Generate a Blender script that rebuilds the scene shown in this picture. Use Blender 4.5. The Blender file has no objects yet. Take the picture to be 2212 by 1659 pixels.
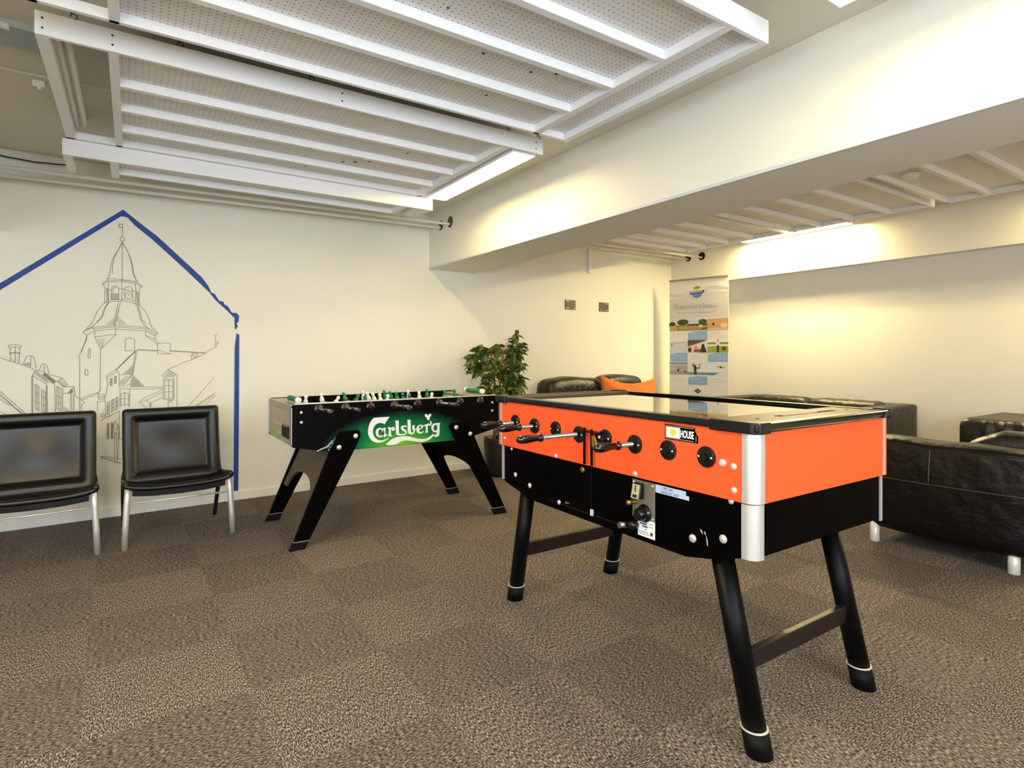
import bpy, bmesh, math, random
from mathutils import Vector, Matrix
from mathutils.geometry import tessellate_polygon
LAMP, LAMPC = 120.0, (1, .80, .40, 1)
SKY, SKYC = .5, (.75, .85, 1, 1)
WINL = 60.0  # energy of the added left window
WINE, WINC = 38.0, (.80, .89, 1.0)
EXPO = .52
SHEEN = .17
MURAL=[[[-0.365,2.1213],[-0.3628,2.2217],[-0.3856,2.216],[-0.3878,2.205],[-0.3775,2.2028],[-0.3849,2.1929],[-0.3642,2.1938]],[[-0.3516,2.1077],[-0.353,2.1145],[-0.3567,2.1197],[-0.362,2.1221],[-0.3679,2.1214],[-0.3733,2.1177],[-0.3769,2.1117],[-0.3783,2.1045],[-0.3769,2.0977],[-0.3733,2.0926],[-0.3679,2.0901],[-0.362,2.0908],[-0.3567,2.0945],[-0.353,2.1005],[-0.3516,2.1077]],[[-0.365,2.0882],[-0.3672,2.0719],[-0.3834,2.0344],[-0.4076,1.9873],[-0.4295,1.9319],[-0.4404,1.8689],[-0.4462,1.8242],[-0.4584,1.7897]],[[-0.3672,2.079],[-0.393,2.0155],[-0.4149,1.9599],[-0.4244,1.9058],[-0.4273,1.8346]],[[-0.365,2.0882],[-0.365,1.7951]],[[-0.3628,2.0831],[-0.3412,2.0345],[-0.3188,1.9875],[-0.3038,1.9349],[-0.2941,1.8637],[-0.2775,1.8018]],[[-0.3583,2.0729],[-0.3263,2.0047],[-0.3091,1.9434],[-0.3001,1.8812],[-0.2903,1.8279],[-0.2699,1.7933]],[[-0.4541,1.7948],[-0.4438,1.7998],[-0.3689,1.7985],[-0.2763,1.7892],[-0.2365,1.7576],[-0.2438,1.7493],[-0.2799,1.7825],[-0.3671,1.7918],[-0.4541,1.7843],[-0.4832,1.7486],[-0.49,1.7544],[-0.4541,1.7948]],[[-0.4832,1.7486],[-0.4729,1.7367],[-0.474,1.6192]],[[-0.4524,1.776],[-0.4506,1.631]],[[-0.3671,1.808],[-0.3671,1.6356]],[[-0.2799,1.7761],[-0.2799,1.634]],[[-0.2438,1.7493],[-0.2565,1.7281],[-0.2565,1.618]],[[-0.4489,1.7742],[-0.3671,1.7824],[-0.2817,1.7716]],[[-0.4351,1.6445],[-0.4341,1.7184],[-0.4344,1.7184],[-0.4336,1.725],[-0.4313,1.7312],[-0.4275,1.7367],[-0.4227,1.7411],[-0.417,1.744],[-0.4109,1.7453],[-0.4047,1.7449],[-0.399,1.7427],[-0.3941,1.739],[-0.3903,1.734],[-0.388,1.7281],[-0.3871,1.7215],[-0.3871,1.6473],[-0.4351,1.6445]],[[-0.423,1.6853],[-0.4223,1.7149],[-0.4223,1.7149],[-0.4221,1.7183],[-0.4215,1.7215],[-0.4206,1.7246],[-0.4192,1.7274],[-0.4176,1.7298],[-0.4157,1.7319],[-0.4136,1.7334],[-0.4114,1.7344],[-0.4091,1.7349],[-0.4068,1.7347],[-0.4046,1.734],[-0.4025,1.7328]],[[-0.4334,1.6838],[-0.3864,1.6876]],[[-0.4327,1.6814],[-0.4327,1.6459]],[[-0.4258,1.6818],[-0.4258,1.6463]],[[-0.4189,1.6822],[-0.4189,1.6467]],[[-0.4119,1.6826],[-0.4119,1.6471]],[[-0.4049,1.6831],[-0.4049,1.6475]],[[-0.398,1.6835],[-0.398,1.6479]],[[-0.391,1.6839],[-0.391,1.6483]],[[-0.3513,1.6536],[-0.3513,1.7154],[-0.3513,1.7154],[-0.3504,1.7234],[-0.3478,1.731],[-0.3437,1.7376],[-0.3384,1.7429],[-0.3321,1.7464],[-0.3254,1.7479],[-0.3187,1.7473],[-0.3124,1.7447],[-0.307,1.7402],[-0.3028,1.734],[-0.3002,1.7268],[-0.2993,1.7188],[-0.2979,1.6502]],[[-0.3033,1.6808],[-0.3045,1.6892],[-0.3081,1.6965],[-0.3136,1.7017],[-0.3204,1.7042],[-0.3276,1.7038],[-0.3343,1.7004],[-0.3398,1.6945],[-0.3433,1.6868],[-0.3446,1.6783],[-0.3433,1.6699],[-0.3398,1.6627],[-0.3343,1.6575],[-0.3276,1.6549],[-0.3204,1.6553],[-0.3136,1.6587],[-0.3081,1.6645],[-0.3045,1.6722],[-0.3033,1.6808]],[[-0.3247,1.6795],[-0.3247,1.6915]],[[-0.3247,1.6795],[-0.3168,1.677]],[[-0.4506,1.7139],[-0.4351,1.7149]],[[-0.3864,1.7258],[-0.3513,1.7261]],[[-0.3513,1.7218],[-0.2817,1.7114],[-0.2546,1.6924]],[[-0.4627,1.7291],[-0.4627,1.6241]],[[-0.4565,1.7253],[-0.4541,1.6329]],[[-0.2727,1.7206],[-0.2709,1.6604]],[[-0.2655,1.7038],[-0.2644,1.6262]],[[-0.2727,1.6646],[-0.2583,1.6525]],[[-0.2727,1.6516],[-0.2583,1.6352]],[[-0.474,1.6172],[-0.4438,1.6377],[-0.3689,1.647],[-0.2781,1.6406],[-0.2492,1.6054]],[[-0.4712,1.611],[-0.4438,1.6251],[-0.3689,1.6356],[-0.2889,1.6241],[-0.2492,1.6054]],[[-0.474,1.6172],[-0.4985,1.5845],[-0.5188,1.5501],[-0.5323,1.5121],[-0.5457,1.4742],[-0.5658,1.4404],[-0.6039,1.3918]],[[-0.4489,1.6206],[-0.4712,1.5858],[-0.4849,1.5517],[-0.49,1.5221],[-0.5019,1.4966],[-0.5256,1.4624],[-0.5457,1.4368],[-0.5824,1.4109]],[[-0.4438,1.623],[-0.4661,1.5861],[-0.4781,1.5478],[-0.4849,1.5182],[-0.4985,1.4904],[-0.5188,1.4668]],[[-0.3864,1.6325],[-0.3969,1.5853],[-0.4056,1.5341],[-0.4091,1.4916],[-0.4161,1.4554]],[[-0.3724,1.6324],[-0.3847,1.5859],[-0.3934,1.5346],[-0.3987,1.492],[-0.4084,1.4557]],[[-0.2889,1.6228],[-0.2691,1.5958],[-0.2583,1.5489],[-0.2456,1.4932],[-0.2201,1.4507],[-0.1907,1.4255]],[[-0.2763,1.6235],[-0.2583,1.5877],[-0.2474,1.5407],[-0.2383,1.4978],[-0.2127,1.464]],[[-0.2492,1.6054],[-0.2237,1.572],[-0.2017,1.5296],[-0.187,1.4866],[-0.1814,1.4519],[-0.1648,1.4306],[-0.132,1.392]],[[-0.3969,1.5683],[-0.3829,1.5668]],[[-0.4004,1.5512],[-0.3861,1.5497]],[[-0.4039,1.5341],[-0.3892,1.5326]],[[-0.4074,1.5171],[-0.3924,1.5155]],[[-0.4109,1.5],[-0.3955,1.4985]],[[-0.4143,1.483],[-0.3987,1.4814]],[[-0.414,1.5041],[-0.4202,1.4988]],[[-0.3899,1.5084],[-0.385,1.5018]],[[-0.414,1.4931],[-0.4202,1.4878]],[[-0.4244,1.4927],[-0.4306,1.4874]],[[-0.3899,1.4974],[-0.385,1.4908]],[[-0.3794,1.4978],[-0.3745,1.4912]],[[-0.414,1.4821],[-0.4202,1.4768]],[[-0.4244,1.4818],[-0.4306,1.4765]],[[-0.4348,1.4814],[-0.441,1.4761]],[[-0.3899,1.4864],[-0.385,1.4797]],[[-0.3794,1.4867],[-0.3745,1.4801]],[[-0.3689,1.4871],[-0.364,1.4805]],[[-0.414,1.4711],[-0.4202,1.4659]],[[-0.4244,1.4708],[-0.4306,1.4655]],[[-0.4348,1.4704],[-0.441,1.4652]],[[-0.4451,1.4701],[-0.4513,1.4648]],[[-0.3899,1.4753],[-0.385,1.4687]],[[-0.3794,1.4757],[-0.3745,1.4691]],[[-0.3689,1.476],[-0.364,1.4694]],[[-0.3583,1.4764],[-0.3534,1.4698]],[[-0.414,1.4601],[-0.4202,1.4549]],[[-0.4244,1.4598],[-0.4306,1.4545]],[[-0.4348,1.4595],[-0.441,1.4542]],[[-0.4451,1.4591],[-0.4513,1.4539]],[[-0.4555,1.4588],[-0.4616,1.4536]],[[-0.3899,1.4643],[-0.385,1.4577]],[[-0.3794,1.4646],[-0.3745,1.458]],[[-0.3689,1.465],[-0.364,1.4583]],[[-0.3583,1.4653],[-0.3534,1.4587]],[[-0.3477,1.4657],[-0.3428,1.459]],[[-0.6039,1.3918],[-0.599,1.3816],[-0.5824,1.3676],[-0.534,1.4047],[-0.4074,1.4197],[-0.2146,1.4097],[-0.1518,1.374],[-0.132,1.392]],[[-0.6039,1.3918],[-0.5541,1.4262],[-0.539,1.41]],[[-0.5541,1.4262],[-0.4161,1.4491],[-0.2127,1.4371],[-0.132,1.392]],[[-0.5457,1.4181],[-0.4126,1.4357],[-0.2127,1.4249],[-0.1462,1.3829]],[[-0.4161,1.4554],[-0.4074,1.4197],[-0.4063,1.3774]],[[-0.534,1.4047],[-0.534,1.3581],[-0.4195,1.3772],[-0.4063,1.3774]],[[-0.534,1.3581],[-0.4985,1.2627],[-0.4063,1.3774]],[[-0.5824,1.3676],[-0.5831,1.3366],[-0.5957,1.3034],[-0.6138,1.246]],[[-0.5154,1.3335],[-0.5026,1.3387]],[[-0.4988,1.3337],[-0.4859,1.3389]],[[-0.4822,1.334],[-0.4692,1.3392]],[[-0.5107,1.3193],[-0.4997,1.3245]],[[-0.4974,1.3195],[-0.4864,1.3247]],[[-0.4841,1.3197],[-0.473,1.3249]],[[-0.5059,1.3052],[-0.4969,1.3103]],[[-0.496,1.3053],[-0.4869,1.3104]],[[-0.486,1.3054],[-0.4768,1.3106]],[[-0.5012,1.2911],[-0.494,1.2961]],[[-0.4945,1.2911],[-0.4873,1.2962]],[[-0.4879,1.2912],[-0.4807,1.2963]],[[-0.4964,1.2769],[-0.4911,1.2819]],[[-0.4931,1.2769],[-0.4878,1.282]],[[-0.4898,1.2769],[-0.4845,1.282]],[[-0.3467,1.255],[-0.346,1.336],[-0.346,1.336],[-0.3449,1.3399],[-0.3419,1.3436],[-0.3372,1.3467],[-0.3309,1.3492],[-0.3236,1.3508],[-0.3158,1.3515],[-0.3079,1.3511],[-0.3006,1.3497],[-0.2943,1.3475],[-0.2894,1.3444],[-0.2864,1.3408],[-0.2853,1.337],[-0.2871,1.2552],[-0.3467,1.255]],[[-0.2146,1.4097],[-0.2164,1.3771],[-0.1518,1.3434],[-0.1518,1.374]],[[-0.2164,1.3771],[-0.1368,1.3019]],[[-0.1518,1.3434],[-0.1331,1.3151]],[[-0.135,1.2691],[-0.135,1.3151],[-0.0499,1.3175],[-0.0499,1.2297],[-0.135,1.234],[-0.135,1.2691]],[[-0.135,1.2647],[-0.0974,1.2517],[-0.0518,1.2297]],[[-0.586,1.3574],[-0.586,1.3401],[-0.6309,1.2014],[-0.6241,1.1928],[-0.6241,0.9391],[-0.6227,0.7311]],[[-0.4997,1.2646],[-0.5021,0.9537],[-0.5192,0.9343]],[[-0.572,1.2665],[-0.5615,1.2709],[-0.5615,1.2012],[-0.5741,1.1995],[-0.572,1.2665]],[[-0.5929,1.0757],[-0.5936,1.0974],[-0.5943,1.0974],[-0.594,1.1019],[-0.593,1.106],[-0.5915,1.1096],[-0.5894,1.1123],[-0.5871,1.114],[-0.5846,1.1146],[-0.582,1.1139],[-0.5797,1.1122],[-0.5777,1.1094],[-0.5761,1.1057],[-0.5751,1.1015],[-0.5748,1.097],[-0.5755,1.071],[-0.5929,1.0757]],[[-0.2699,1.2659],[-0.1376,1.2588]],[[-0.2699,1.2597],[-0.1376,1.2535]],[[-0.0468,1.2576],[0.202,1.2412]],[[-0.0468,1.2534],[0.202,1.2368]],[[-0.285,1.2503],[-0.3322,1.1989],[-0.3956,1.1202],[-0.4661,1.0632],[-0.46,1.053],[-0.3977,1.0974]],[[-0.2742,1.2581],[-0.383,1.1328],[-0.4081,1.1026]],[[-0.2807,1.2545],[-0.3914,1.1202]],[[-0.2807,1.2503],[-0.3022,1.0803]],[[-0.272,1.2545],[-0.2958,1.0776]],[[-0.3956,1.11],[-0.3851,1.0768],[-0.383,0.985],[-0.3788,0.9798]],[[-0.46,1.053],[-0.4559,0.9974],[-0.4661,0.9171],[-0.4723,0.9023]],[[-0.4406,1.0425],[-0.4281,1.0462],[-0.4273,0.994],[-0.4406,0.9894],[-0.4406,1.0425]],[[-0.4344,1.0443],[-0.4344,0.9917]],[[-0.4406,1.0172],[-0.4281,1.0199]],[[-0.4144,1.0596],[-0.4019,1.0634],[-0.401,1.011],[-0.4144,1.0063],[-0.4144,1.0596]],[[-0.4081,1.0615],[-0.4081,1.0087]],[[-0.4144,1.0342],[-0.4019,1.0369]],[[-0.3022,1.1421],[-0.3065,1.137]],[[-0.3022,1.1277],[-0.3194,1.1228]],[[-0.3022,1.1133],[-0.3322,1.1086]],[[-0.3022,1.0988],[-0.345,1.0944]],[[-0.3022,1.0844],[-0.3577,1.0803]],[[-0.3022,1.137],[-0.3022,1.0803]],[[-0.3151,1.1237],[-0.3151,1.0805]],[[-0.3279,1.1106],[-0.3279,1.0808]],[[-0.3407,1.0974],[-0.3407,1.081]],[[-0.3704,1.0714],[-0.3022,1.0777]],[[-0.383,0.9799],[-0.3022,1.0741]],[[-0.3788,1.0206],[-0.3322,1.0604]],[[-0.3809,1.0002],[-0.3492,1.0351]],[[-0.2958,1.0647],[-0.2872,1.0625]],[[-0.2979,1.0529],[-0.2777,1.0504]],[[-0.3001,1.0411],[-0.2681,1.0383]],[[-0.3022,1.0293],[-0.2586,1.0261]],[[-0.3044,1.0175],[-0.249,1.014]],[[-0.3065,1.0058],[-0.2394,1.0017]],[[-0.3087,0.994],[-0.2298,0.9895]],[[-0.3108,0.9822],[-0.2202,0.9772]],[[-0.2979,1.0622],[-0.3151,0.9777]],[[-0.2893,1.0527],[-0.3048,0.9774]],[[-0.2807,1.0432],[-0.2945,0.977]],[[-0.272,1.0337],[-0.2842,0.9767]],[[-0.2634,1.0242],[-0.2738,0.9764]],[[-0.2547,1.0146],[-0.2634,0.976]],[[-0.246,1.005],[-0.2529,0.9757]],[[-0.2372,0.9954],[-0.2425,0.9754]],[[-0.2285,0.9858],[-0.232,0.975]],[[-0.3661,0.9768],[-0.2979,1.0751]],[[-0.3492,0.9788],[-0.3065,1.0083]],[[-0.383,0.9646],[-0.1016,0.9549]],[[-0.2197,0.9731],[-0.1016,0.9692]],[[-0.3788,0.9645],[-0.3809,0.827]],[[-0.3172,0.9624],[-0.3194,0.8237]],[[-0.3746,0.8292],[-0.3725,0.9184],[-0.3725,0.9184],[-0.3717,0.9229],[-0.3694,0.9272],[-0.3657,0.9307],[-0.3609,0.9334],[-0.3552,0.9349],[-0.3492,0.9353],[-0.3432,0.9345],[-0.3375,0.9325],[-0.3327,0.9294],[-0.3289,0.9256],[-0.3266,0.9211],[-0.3258,0.9165],[-0.3258,0.8266]],[[-0.3513,0.9328],[-0.3513,0.828]],[[-0.3746,0.8853],[-0.3258,0.8882]],[[-0.3746,0.8445],[-0.3258,0.8446]],[[-0.46,0.8614],[-0.4443,0.8733],[-0.4451,0.7849],[-0.46,0.7732],[-0.46,0.8614]],[[-0.4526,0.8686],[-0.4526,0.7778]],[[-0.46,0.8311],[-0.4451,0.8405]],[[-0.46,0.8034],[-0.4451,0.8127]],[[-0.4331,0.8782],[-0.4173,0.8901],[-0.4181,0.8014],[-0.4331,0.7896],[-0.4331,0.8782]],[[-0.4256,0.8854],[-0.4256,0.7942]],[[-0.4331,0.8478],[-0.4181,0.8572]],[[-0.4331,0.82],[-0.4181,0.8293]],[[-0.4081,0.8938],[-0.3922,0.9058],[-0.3931,0.8168],[-0.4081,0.8049],[-0.4081,0.8938]],[[-0.4006,0.9011],[-0.4006,0.8096]],[[-0.4081,0.8633],[-0.3931,0.8728]],[[-0.4081,0.8354],[-0.3931,0.8448]],[[-0.46,0.7585],[-0.3851,0.7941]],[[-0.5172,0.9292],[-0.4785,0.9267],[-0.4723,0.8872],[-0.5091,0.8888],[-0.5172,0.9292]],[[-0.5172,0.8742],[-0.4723,0.8746]],[[-0.5184,0.8743],[-0.5184,0.8092]],[[-0.4703,0.882],[-0.4694,0.7611]],[[-0.5091,0.9139],[-0.4764,0.9135]],[[-0.507,0.9013],[-0.4744,0.9014]],[[-0.5475,0.9155],[-0.503,0.9512]],[[-0.5475,0.9305],[-0.503,0.9462]],[[0.286,1.2941],[0.2167,1.2522],[0.1825,1.2247],[0.1006,1.184],[0.0485,1.1653],[-0.0652,1.1077],[-0.1016,1.0607],[-0.0948,1.0447],[-0.072,1.0362]],[[-0.0652,1.1077],[-0.003,1.0666],[-0.003,0.8123]],[[-0.0583,1.1023],[-0.0834,1.047]],[[-0.05,1.0969],[-0.0743,1.0468]],[[-0.0418,1.0914],[-0.0652,1.0466]],[[-0.0335,1.0859],[-0.056,1.0464]],[[-0.0252,1.0804],[-0.0468,1.0462]],[[-0.0169,1.0749],[-0.0376,1.046]],[[-0.0085,1.0694],[-0.0284,1.0458]],[[-0.097,1.0288],[-0.0238,1.0297],[-0.0238,0.8695],[-0.097,0.8701],[-0.097,1.0288]],[[-0.0879,1.018],[-0.0307,1.0192],[-0.0307,0.8804],[-0.0879,0.8803],[-0.0879,1.018]],[[-0.0606,1.0184],[-0.0606,0.8801]],[[-0.0879,0.9783],[-0.0307,0.9792]],[[-0.0879,0.9306],[-0.0307,0.9311]],[[-0.0629,0.8686],[-0.0629,0.8101]],[[-0.0514,0.8494],[-0.033,0.8619],[-0.0514,0.8627],[-0.0514,0.8494]],[[-0.1038,0.9471],[-0.2197,0.8913],[-0.246,0.8717],[-0.2569,0.8567],[-0.2241,0.8239]],[[-0.1038,0.9286],[-0.2109,0.8701],[-0.246,0.8561]],[[-0.1038,0.8863],[-0.18,0.8477],[-0.2109,0.8701]],[[-0.18,0.8477],[-0.18,0.8111]],[[-0.2153,0.8234],[-0.2153,0.8104]],[[-0.1866,0.8454],[-0.1866,0.8114]],[[0.2661,1.0392],[0.0815,0.8133]],[[0.271,0.9088],[0.1341,0.8133]],[[0.271,0.8866],[0.202,0.818]],[[0.2561,0.9011],[0.2413,0.8713]],[[0.2339,0.8854],[0.2191,0.8568]],[[0.2118,0.8698],[0.1971,0.8425]],[[0.1898,0.8543],[0.1752,0.8282]],[[0.1679,0.8389],[0.1534,0.8139]],[[0.1461,0.8236],[0.1317,0.7998]],[[0.0958,1.2138],[0.1053,1.2355],[0.1461,1.2356],[0.1389,1.2083],[0.1006,1.184],[0.0958,1.2138]],[[0.1053,1.2301],[0.1389,1.2138]],[[0.1006,1.2192],[0.1293,1.2029]],[[0.2885,1.3969],[0.2661,1.3826],[0.2735,1.3689],[0.271,1.2912]],[[0.276,1.3356],[0.296,1.3303],[0.276,1.2968]],[[0.2785,1.319],[0.291,1.3164]],[[-1.064,1.2057],[-1.0326,1.1899],[-0.9849,1.1704],[-0.9447,1.1524],[-0.904,1.1342],[-0.8712,1.1124],[-0.8044,1.0284]],[[-1.0221,1.2877],[-0.9876,1.2968],[-0.9528,1.2866],[-0.9528,1.2778],[-0.9595,1.2725],[-0.9849,1.2811],[-1.0115,1.2721],[-1.0207,1.2808],[-1.0221,1.2877]],[[-1.0115,1.2721],[-1.0102,1.1846]],[[-0.9609,1.2725],[-0.9636,1.1667]],[[-0.9836,1.2811],[-0.9849,1.1739]],[[-1.0155,1.2353],[-0.9849,1.2424],[-0.9568,1.2354]],[[-1.0141,1.2318],[-0.9849,1.2371],[-0.9582,1.2319]],[[-1.0035,1.1986],[-1.0004,1.195]],[[-0.9966,1.1898],[-0.9935,1.1862]],[[-0.9897,1.181],[-0.9865,1.1774]],[[-0.9828,1.1985],[-0.9796,1.195]],[[-0.9759,1.1897],[-0.9727,1.1861]],[[-0.9689,1.1808],[-0.9657,1.1773]],[[-0.9447,1.1524],[-0.9231,1.2125],[-0.9149,1.2167],[-0.8904,1.216],[-0.8835,1.2017],[-0.8712,1.1267]],[[-0.8986,1.216],[-0.9027,1.1342]],[[-0.9339,1.1629],[-0.9299,1.1487]],[[-0.928,1.1643],[-0.9239,1.1487]],[[-0.922,1.1657],[-0.9179,1.1486]],[[-0.916,1.167],[-0.9119,1.1485]],[[-0.91,1.1684],[-0.906,1.1485]],[[-0.8546,1.1157],[-0.8407,1.155],[-0.8296,1.161],[-0.8114,1.1493],[-0.8002,1.0824]],[[-0.8254,1.1512],[-0.8254,1.1045]],[[-0.8945,0.8066],[-0.8953,1.0629],[-0.8822,1.1054],[-0.8643,1.1123],[-0.8254,1.1027]],[[-0.8794,1.1018],[-0.8044,1.0284]],[[-0.8767,1.0911],[-0.8128,1.0214],[-0.7988,1.0246]],[[-0.8876,1.077],[-0.81,1.0069]],[[-0.8156,1.0035],[-0.8156,0.8019]],[[-0.81,1.0033],[-0.8086,0.8051]],[[-0.889,1.077],[-0.8904,0.8064]],[[-0.8352,1.0759],[-0.824,1.0973],[-0.762,1.0345],[-0.7734,1.0131],[-0.8352,1.0759]],[[-0.8324,1.0812],[-0.772,1.0185]],[[-0.8307,1.0841],[-0.7703,1.0213]],[[-0.829,1.0869],[-0.7686,1.0242]],[[-0.8274,1.0898],[-0.7669,1.027]],[[-0.8257,1.0926],[-0.7652,1.0299]],[[-0.8767,1.0161],[-0.856,0.9976],[-0.856,0.8258],[-0.8767,0.8448],[-0.8767,1.0161]],[[-0.867,1.0051],[-0.867,0.8371]],[[-0.8767,0.9626],[-0.856,0.9457]],[[-0.8767,0.9447],[-0.856,0.9278]],[[-0.8767,0.8948],[-0.856,0.8777]],[[-0.8407,0.9756],[-0.8184,0.9568],[-0.8184,0.8093],[-0.8407,0.8178],[-0.8407,0.9756]],[[-0.8296,0.9644],[-0.8296,0.8135]],[[-0.8407,0.9254],[-0.8184,0.91]],[[-0.8407,0.868],[-0.8184,0.8596]],[[-0.8002,1.0824],[-0.7249,1.0554],[-0.6932,1.0034],[-0.7134,0.993],[-0.7464,1.0377],[-0.7278,1.0518]],[[-0.7364,1.0484],[-0.7048,1.0001]],[[-0.762,1.0309],[-0.7464,1.0377]],[[-0.7677,1.0093],[-0.7635,0.7988]],[[-0.7535,1.0306],[-0.7134,0.9875]],[[-0.722,0.986],[-0.7235,0.8]],[[-0.7564,0.998],[-0.7321,0.9791],[-0.7321,0.8188],[-0.7564,0.8347],[-0.7564,0.998]],[[-0.745,0.9886],[-0.745,0.8268]],[[-0.7564,0.9291],[-0.7321,0.9135]],[[-0.7564,0.8819],[-0.7321,0.8698]],[[-0.7134,0.9912],[-0.6583,0.9912],[-0.6495,0.9246],[-0.5933,0.8722],[-0.6022,0.8596],[-0.6141,0.8565],[-0.6141,0.8047]],[[-0.6932,0.9448],[-0.6597,0.9876]],[[-0.7177,0.9439],[-0.667,0.9437]],[[-0.667,0.9731],[-0.6656,0.9474]],[[-0.6903,0.9465],[-0.667,0.9713]],[[-0.6845,0.9462],[-0.667,0.9654]],[[-0.6787,0.946],[-0.667,0.9595]],[[-0.6729,0.9458],[-0.667,0.9537]],[[-0.6758,0.9404],[-0.6743,0.8081]],[[-0.6583,0.9397],[-0.6583,0.8072]],[[-0.6743,0.9293],[-0.6583,0.925]],[[-0.6743,0.9128],[-0.6583,0.9084]],[[-0.6743,0.8963],[-0.6583,0.8919]],[[-0.6743,0.8797],[-0.6583,0.8753]],[[-0.6743,0.8632],[-0.6583,0.8587]],[[-0.6743,0.8467],[-0.6583,0.8422]],[[-0.6743,0.8302],[-0.6583,0.8256]],[[-0.7177,0.8471],[-0.6787,0.8047]],[[-0.7177,0.8325],[-0.6932,0.8037]],[[-0.6141,0.9009],[-0.5475,0.9354]],[[-0.6111,0.8897],[-0.5475,0.9204]],[[-1.064,0.973],[-1.0035,0.9007],[-0.9258,0.805]],[[-1.064,0.9522],[-1.0326,0.9161],[-0.9849,0.8542],[-0.9366,0.8038]],[[-1.064,0.9418],[-1.0035,0.8727],[-0.9447,0.8043]],[[-1.064,0.9175],[-1.0115,0.8696]],[[-1.064,0.8307],[-1.03,0.8077]],[[-0.4994,0.7268],[-0.4713,0.7469],[-0.3882,0.7941]],[[-0.4584,0.7067],[-0.4481,0.7075],[-0.4481,0.5923],[-0.4584,0.5932],[-0.4584,0.7067]],[[-0.4533,0.7047],[-0.4533,0.5928]],[[-0.4584,0.6988],[-0.4481,0.6981]],[[-0.4584,0.6856],[-0.4481,0.6848]],[[-0.4584,0.6723],[-0.4481,0.6716]],[[-0.4584,0.6591],[-0.4481,0.6583]],[[-0.4584,0.6458],[-0.4481,0.645]],[[-0.4584,0.6326],[-0.4481,0.6318]],[[-0.4584,0.6194],[-0.4481,0.6185]],[[-0.4584,0.6061],[-0.4481,0.6053]],[[-0.4339,0.7125],[-0.4235,0.7133],[-0.4235,0.5902],[-0.4339,0.5911],[-0.4339,0.7125]],[[-0.4287,0.703],[-0.4287,0.5907]],[[-0.4339,0.6971],[-0.4235,0.6963]],[[-0.4339,0.6838],[-0.4235,0.683]],[[-0.4339,0.6705],[-0.4235,0.6697]],[[-0.4339,0.6572],[-0.4235,0.6564]],[[-0.4339,0.6439],[-0.4235,0.6431]],[[-0.4339,0.6306],[-0.4235,0.6298]],[[-0.4339,0.6174],[-0.4235,0.6165]],[[-0.4339,0.6041],[-0.4235,0.6032]],[[-0.4235,0.69],[-0.3882,0.689]],[[-0.4222,0.6899],[-0.4092,0.7175],[-0.3909,0.6892]],[[-0.4092,0.7175],[-0.4079,0.7238]],[[-0.4209,0.6882],[-0.4131,0.6544],[-0.3987,0.6533],[-0.3922,0.6877]],[[-0.3998,0.6279],[-0.4011,0.6347],[-0.4045,0.6392],[-0.4087,0.6395],[-0.4121,0.6356],[-0.4134,0.629],[-0.4121,0.6222],[-0.4087,0.6178],[-0.4045,0.6174],[-0.4011,0.6213],[-0.3998,0.6279]],[[-0.4118,0.6162],[-0.4131,0.4323]],[[-0.3987,0.6151],[-0.3961,0.4305]],[[-0.3882,0.6779],[-0.3869,0.5378],[-0.3935,0.4303]],[[-0.383,0.7985],[-0.383,0.582],[-0.3646,0.5836]],[[-0.5007,0.4636],[-0.4455,0.4516],[-0.4066,0.4316],[-0.3672,0.4259]],[[-0.4969,0.4601],[-0.4879,0.4513]],[[-0.4892,0.4546],[-0.493,0.4487]],[[-0.4854,0.4548],[-0.4764,0.446]],[[-0.4785,0.4494],[-0.4823,0.4435]],[[-0.4738,0.4495],[-0.4649,0.4407]],[[-0.4677,0.4441],[-0.4715,0.4382]],[[-0.4623,0.4442],[-0.4533,0.4354]],[[-0.4569,0.4389],[-0.4607,0.433]],[[-0.4507,0.4389],[-0.4417,0.43]],[[-0.446,0.4336],[-0.4499,0.4277]],[[-0.4391,0.4335],[-0.43,0.4246]],[[-0.4352,0.4284],[-0.4391,0.4225]],[[-0.4274,0.4282],[-0.4183,0.4193]],[[-0.4243,0.4231],[-0.4282,0.4172]],[[-0.4157,0.4228],[-0.4066,0.4139]],[[-0.4134,0.4178],[-0.4173,0.4119]],[[-0.404,0.4174],[-0.3948,0.4085]],[[-0.4024,0.4125],[-0.4063,0.4065]],[[-0.3922,0.412],[-0.383,0.403]],[[-0.3914,0.4071],[-0.3953,0.4012]],[[-0.3804,0.4066],[-0.3711,0.3976]],[[-0.3804,0.4018],[-0.3843,0.3958]],[[-0.4981,0.7675],[-0.4866,0.7856],[-0.4687,0.7656],[-0.47,0.7531]],[[-0.4969,0.7642],[-0.4687,0.7641]],[[-0.4866,0.7636],[-0.4866,0.7416]]]
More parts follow.
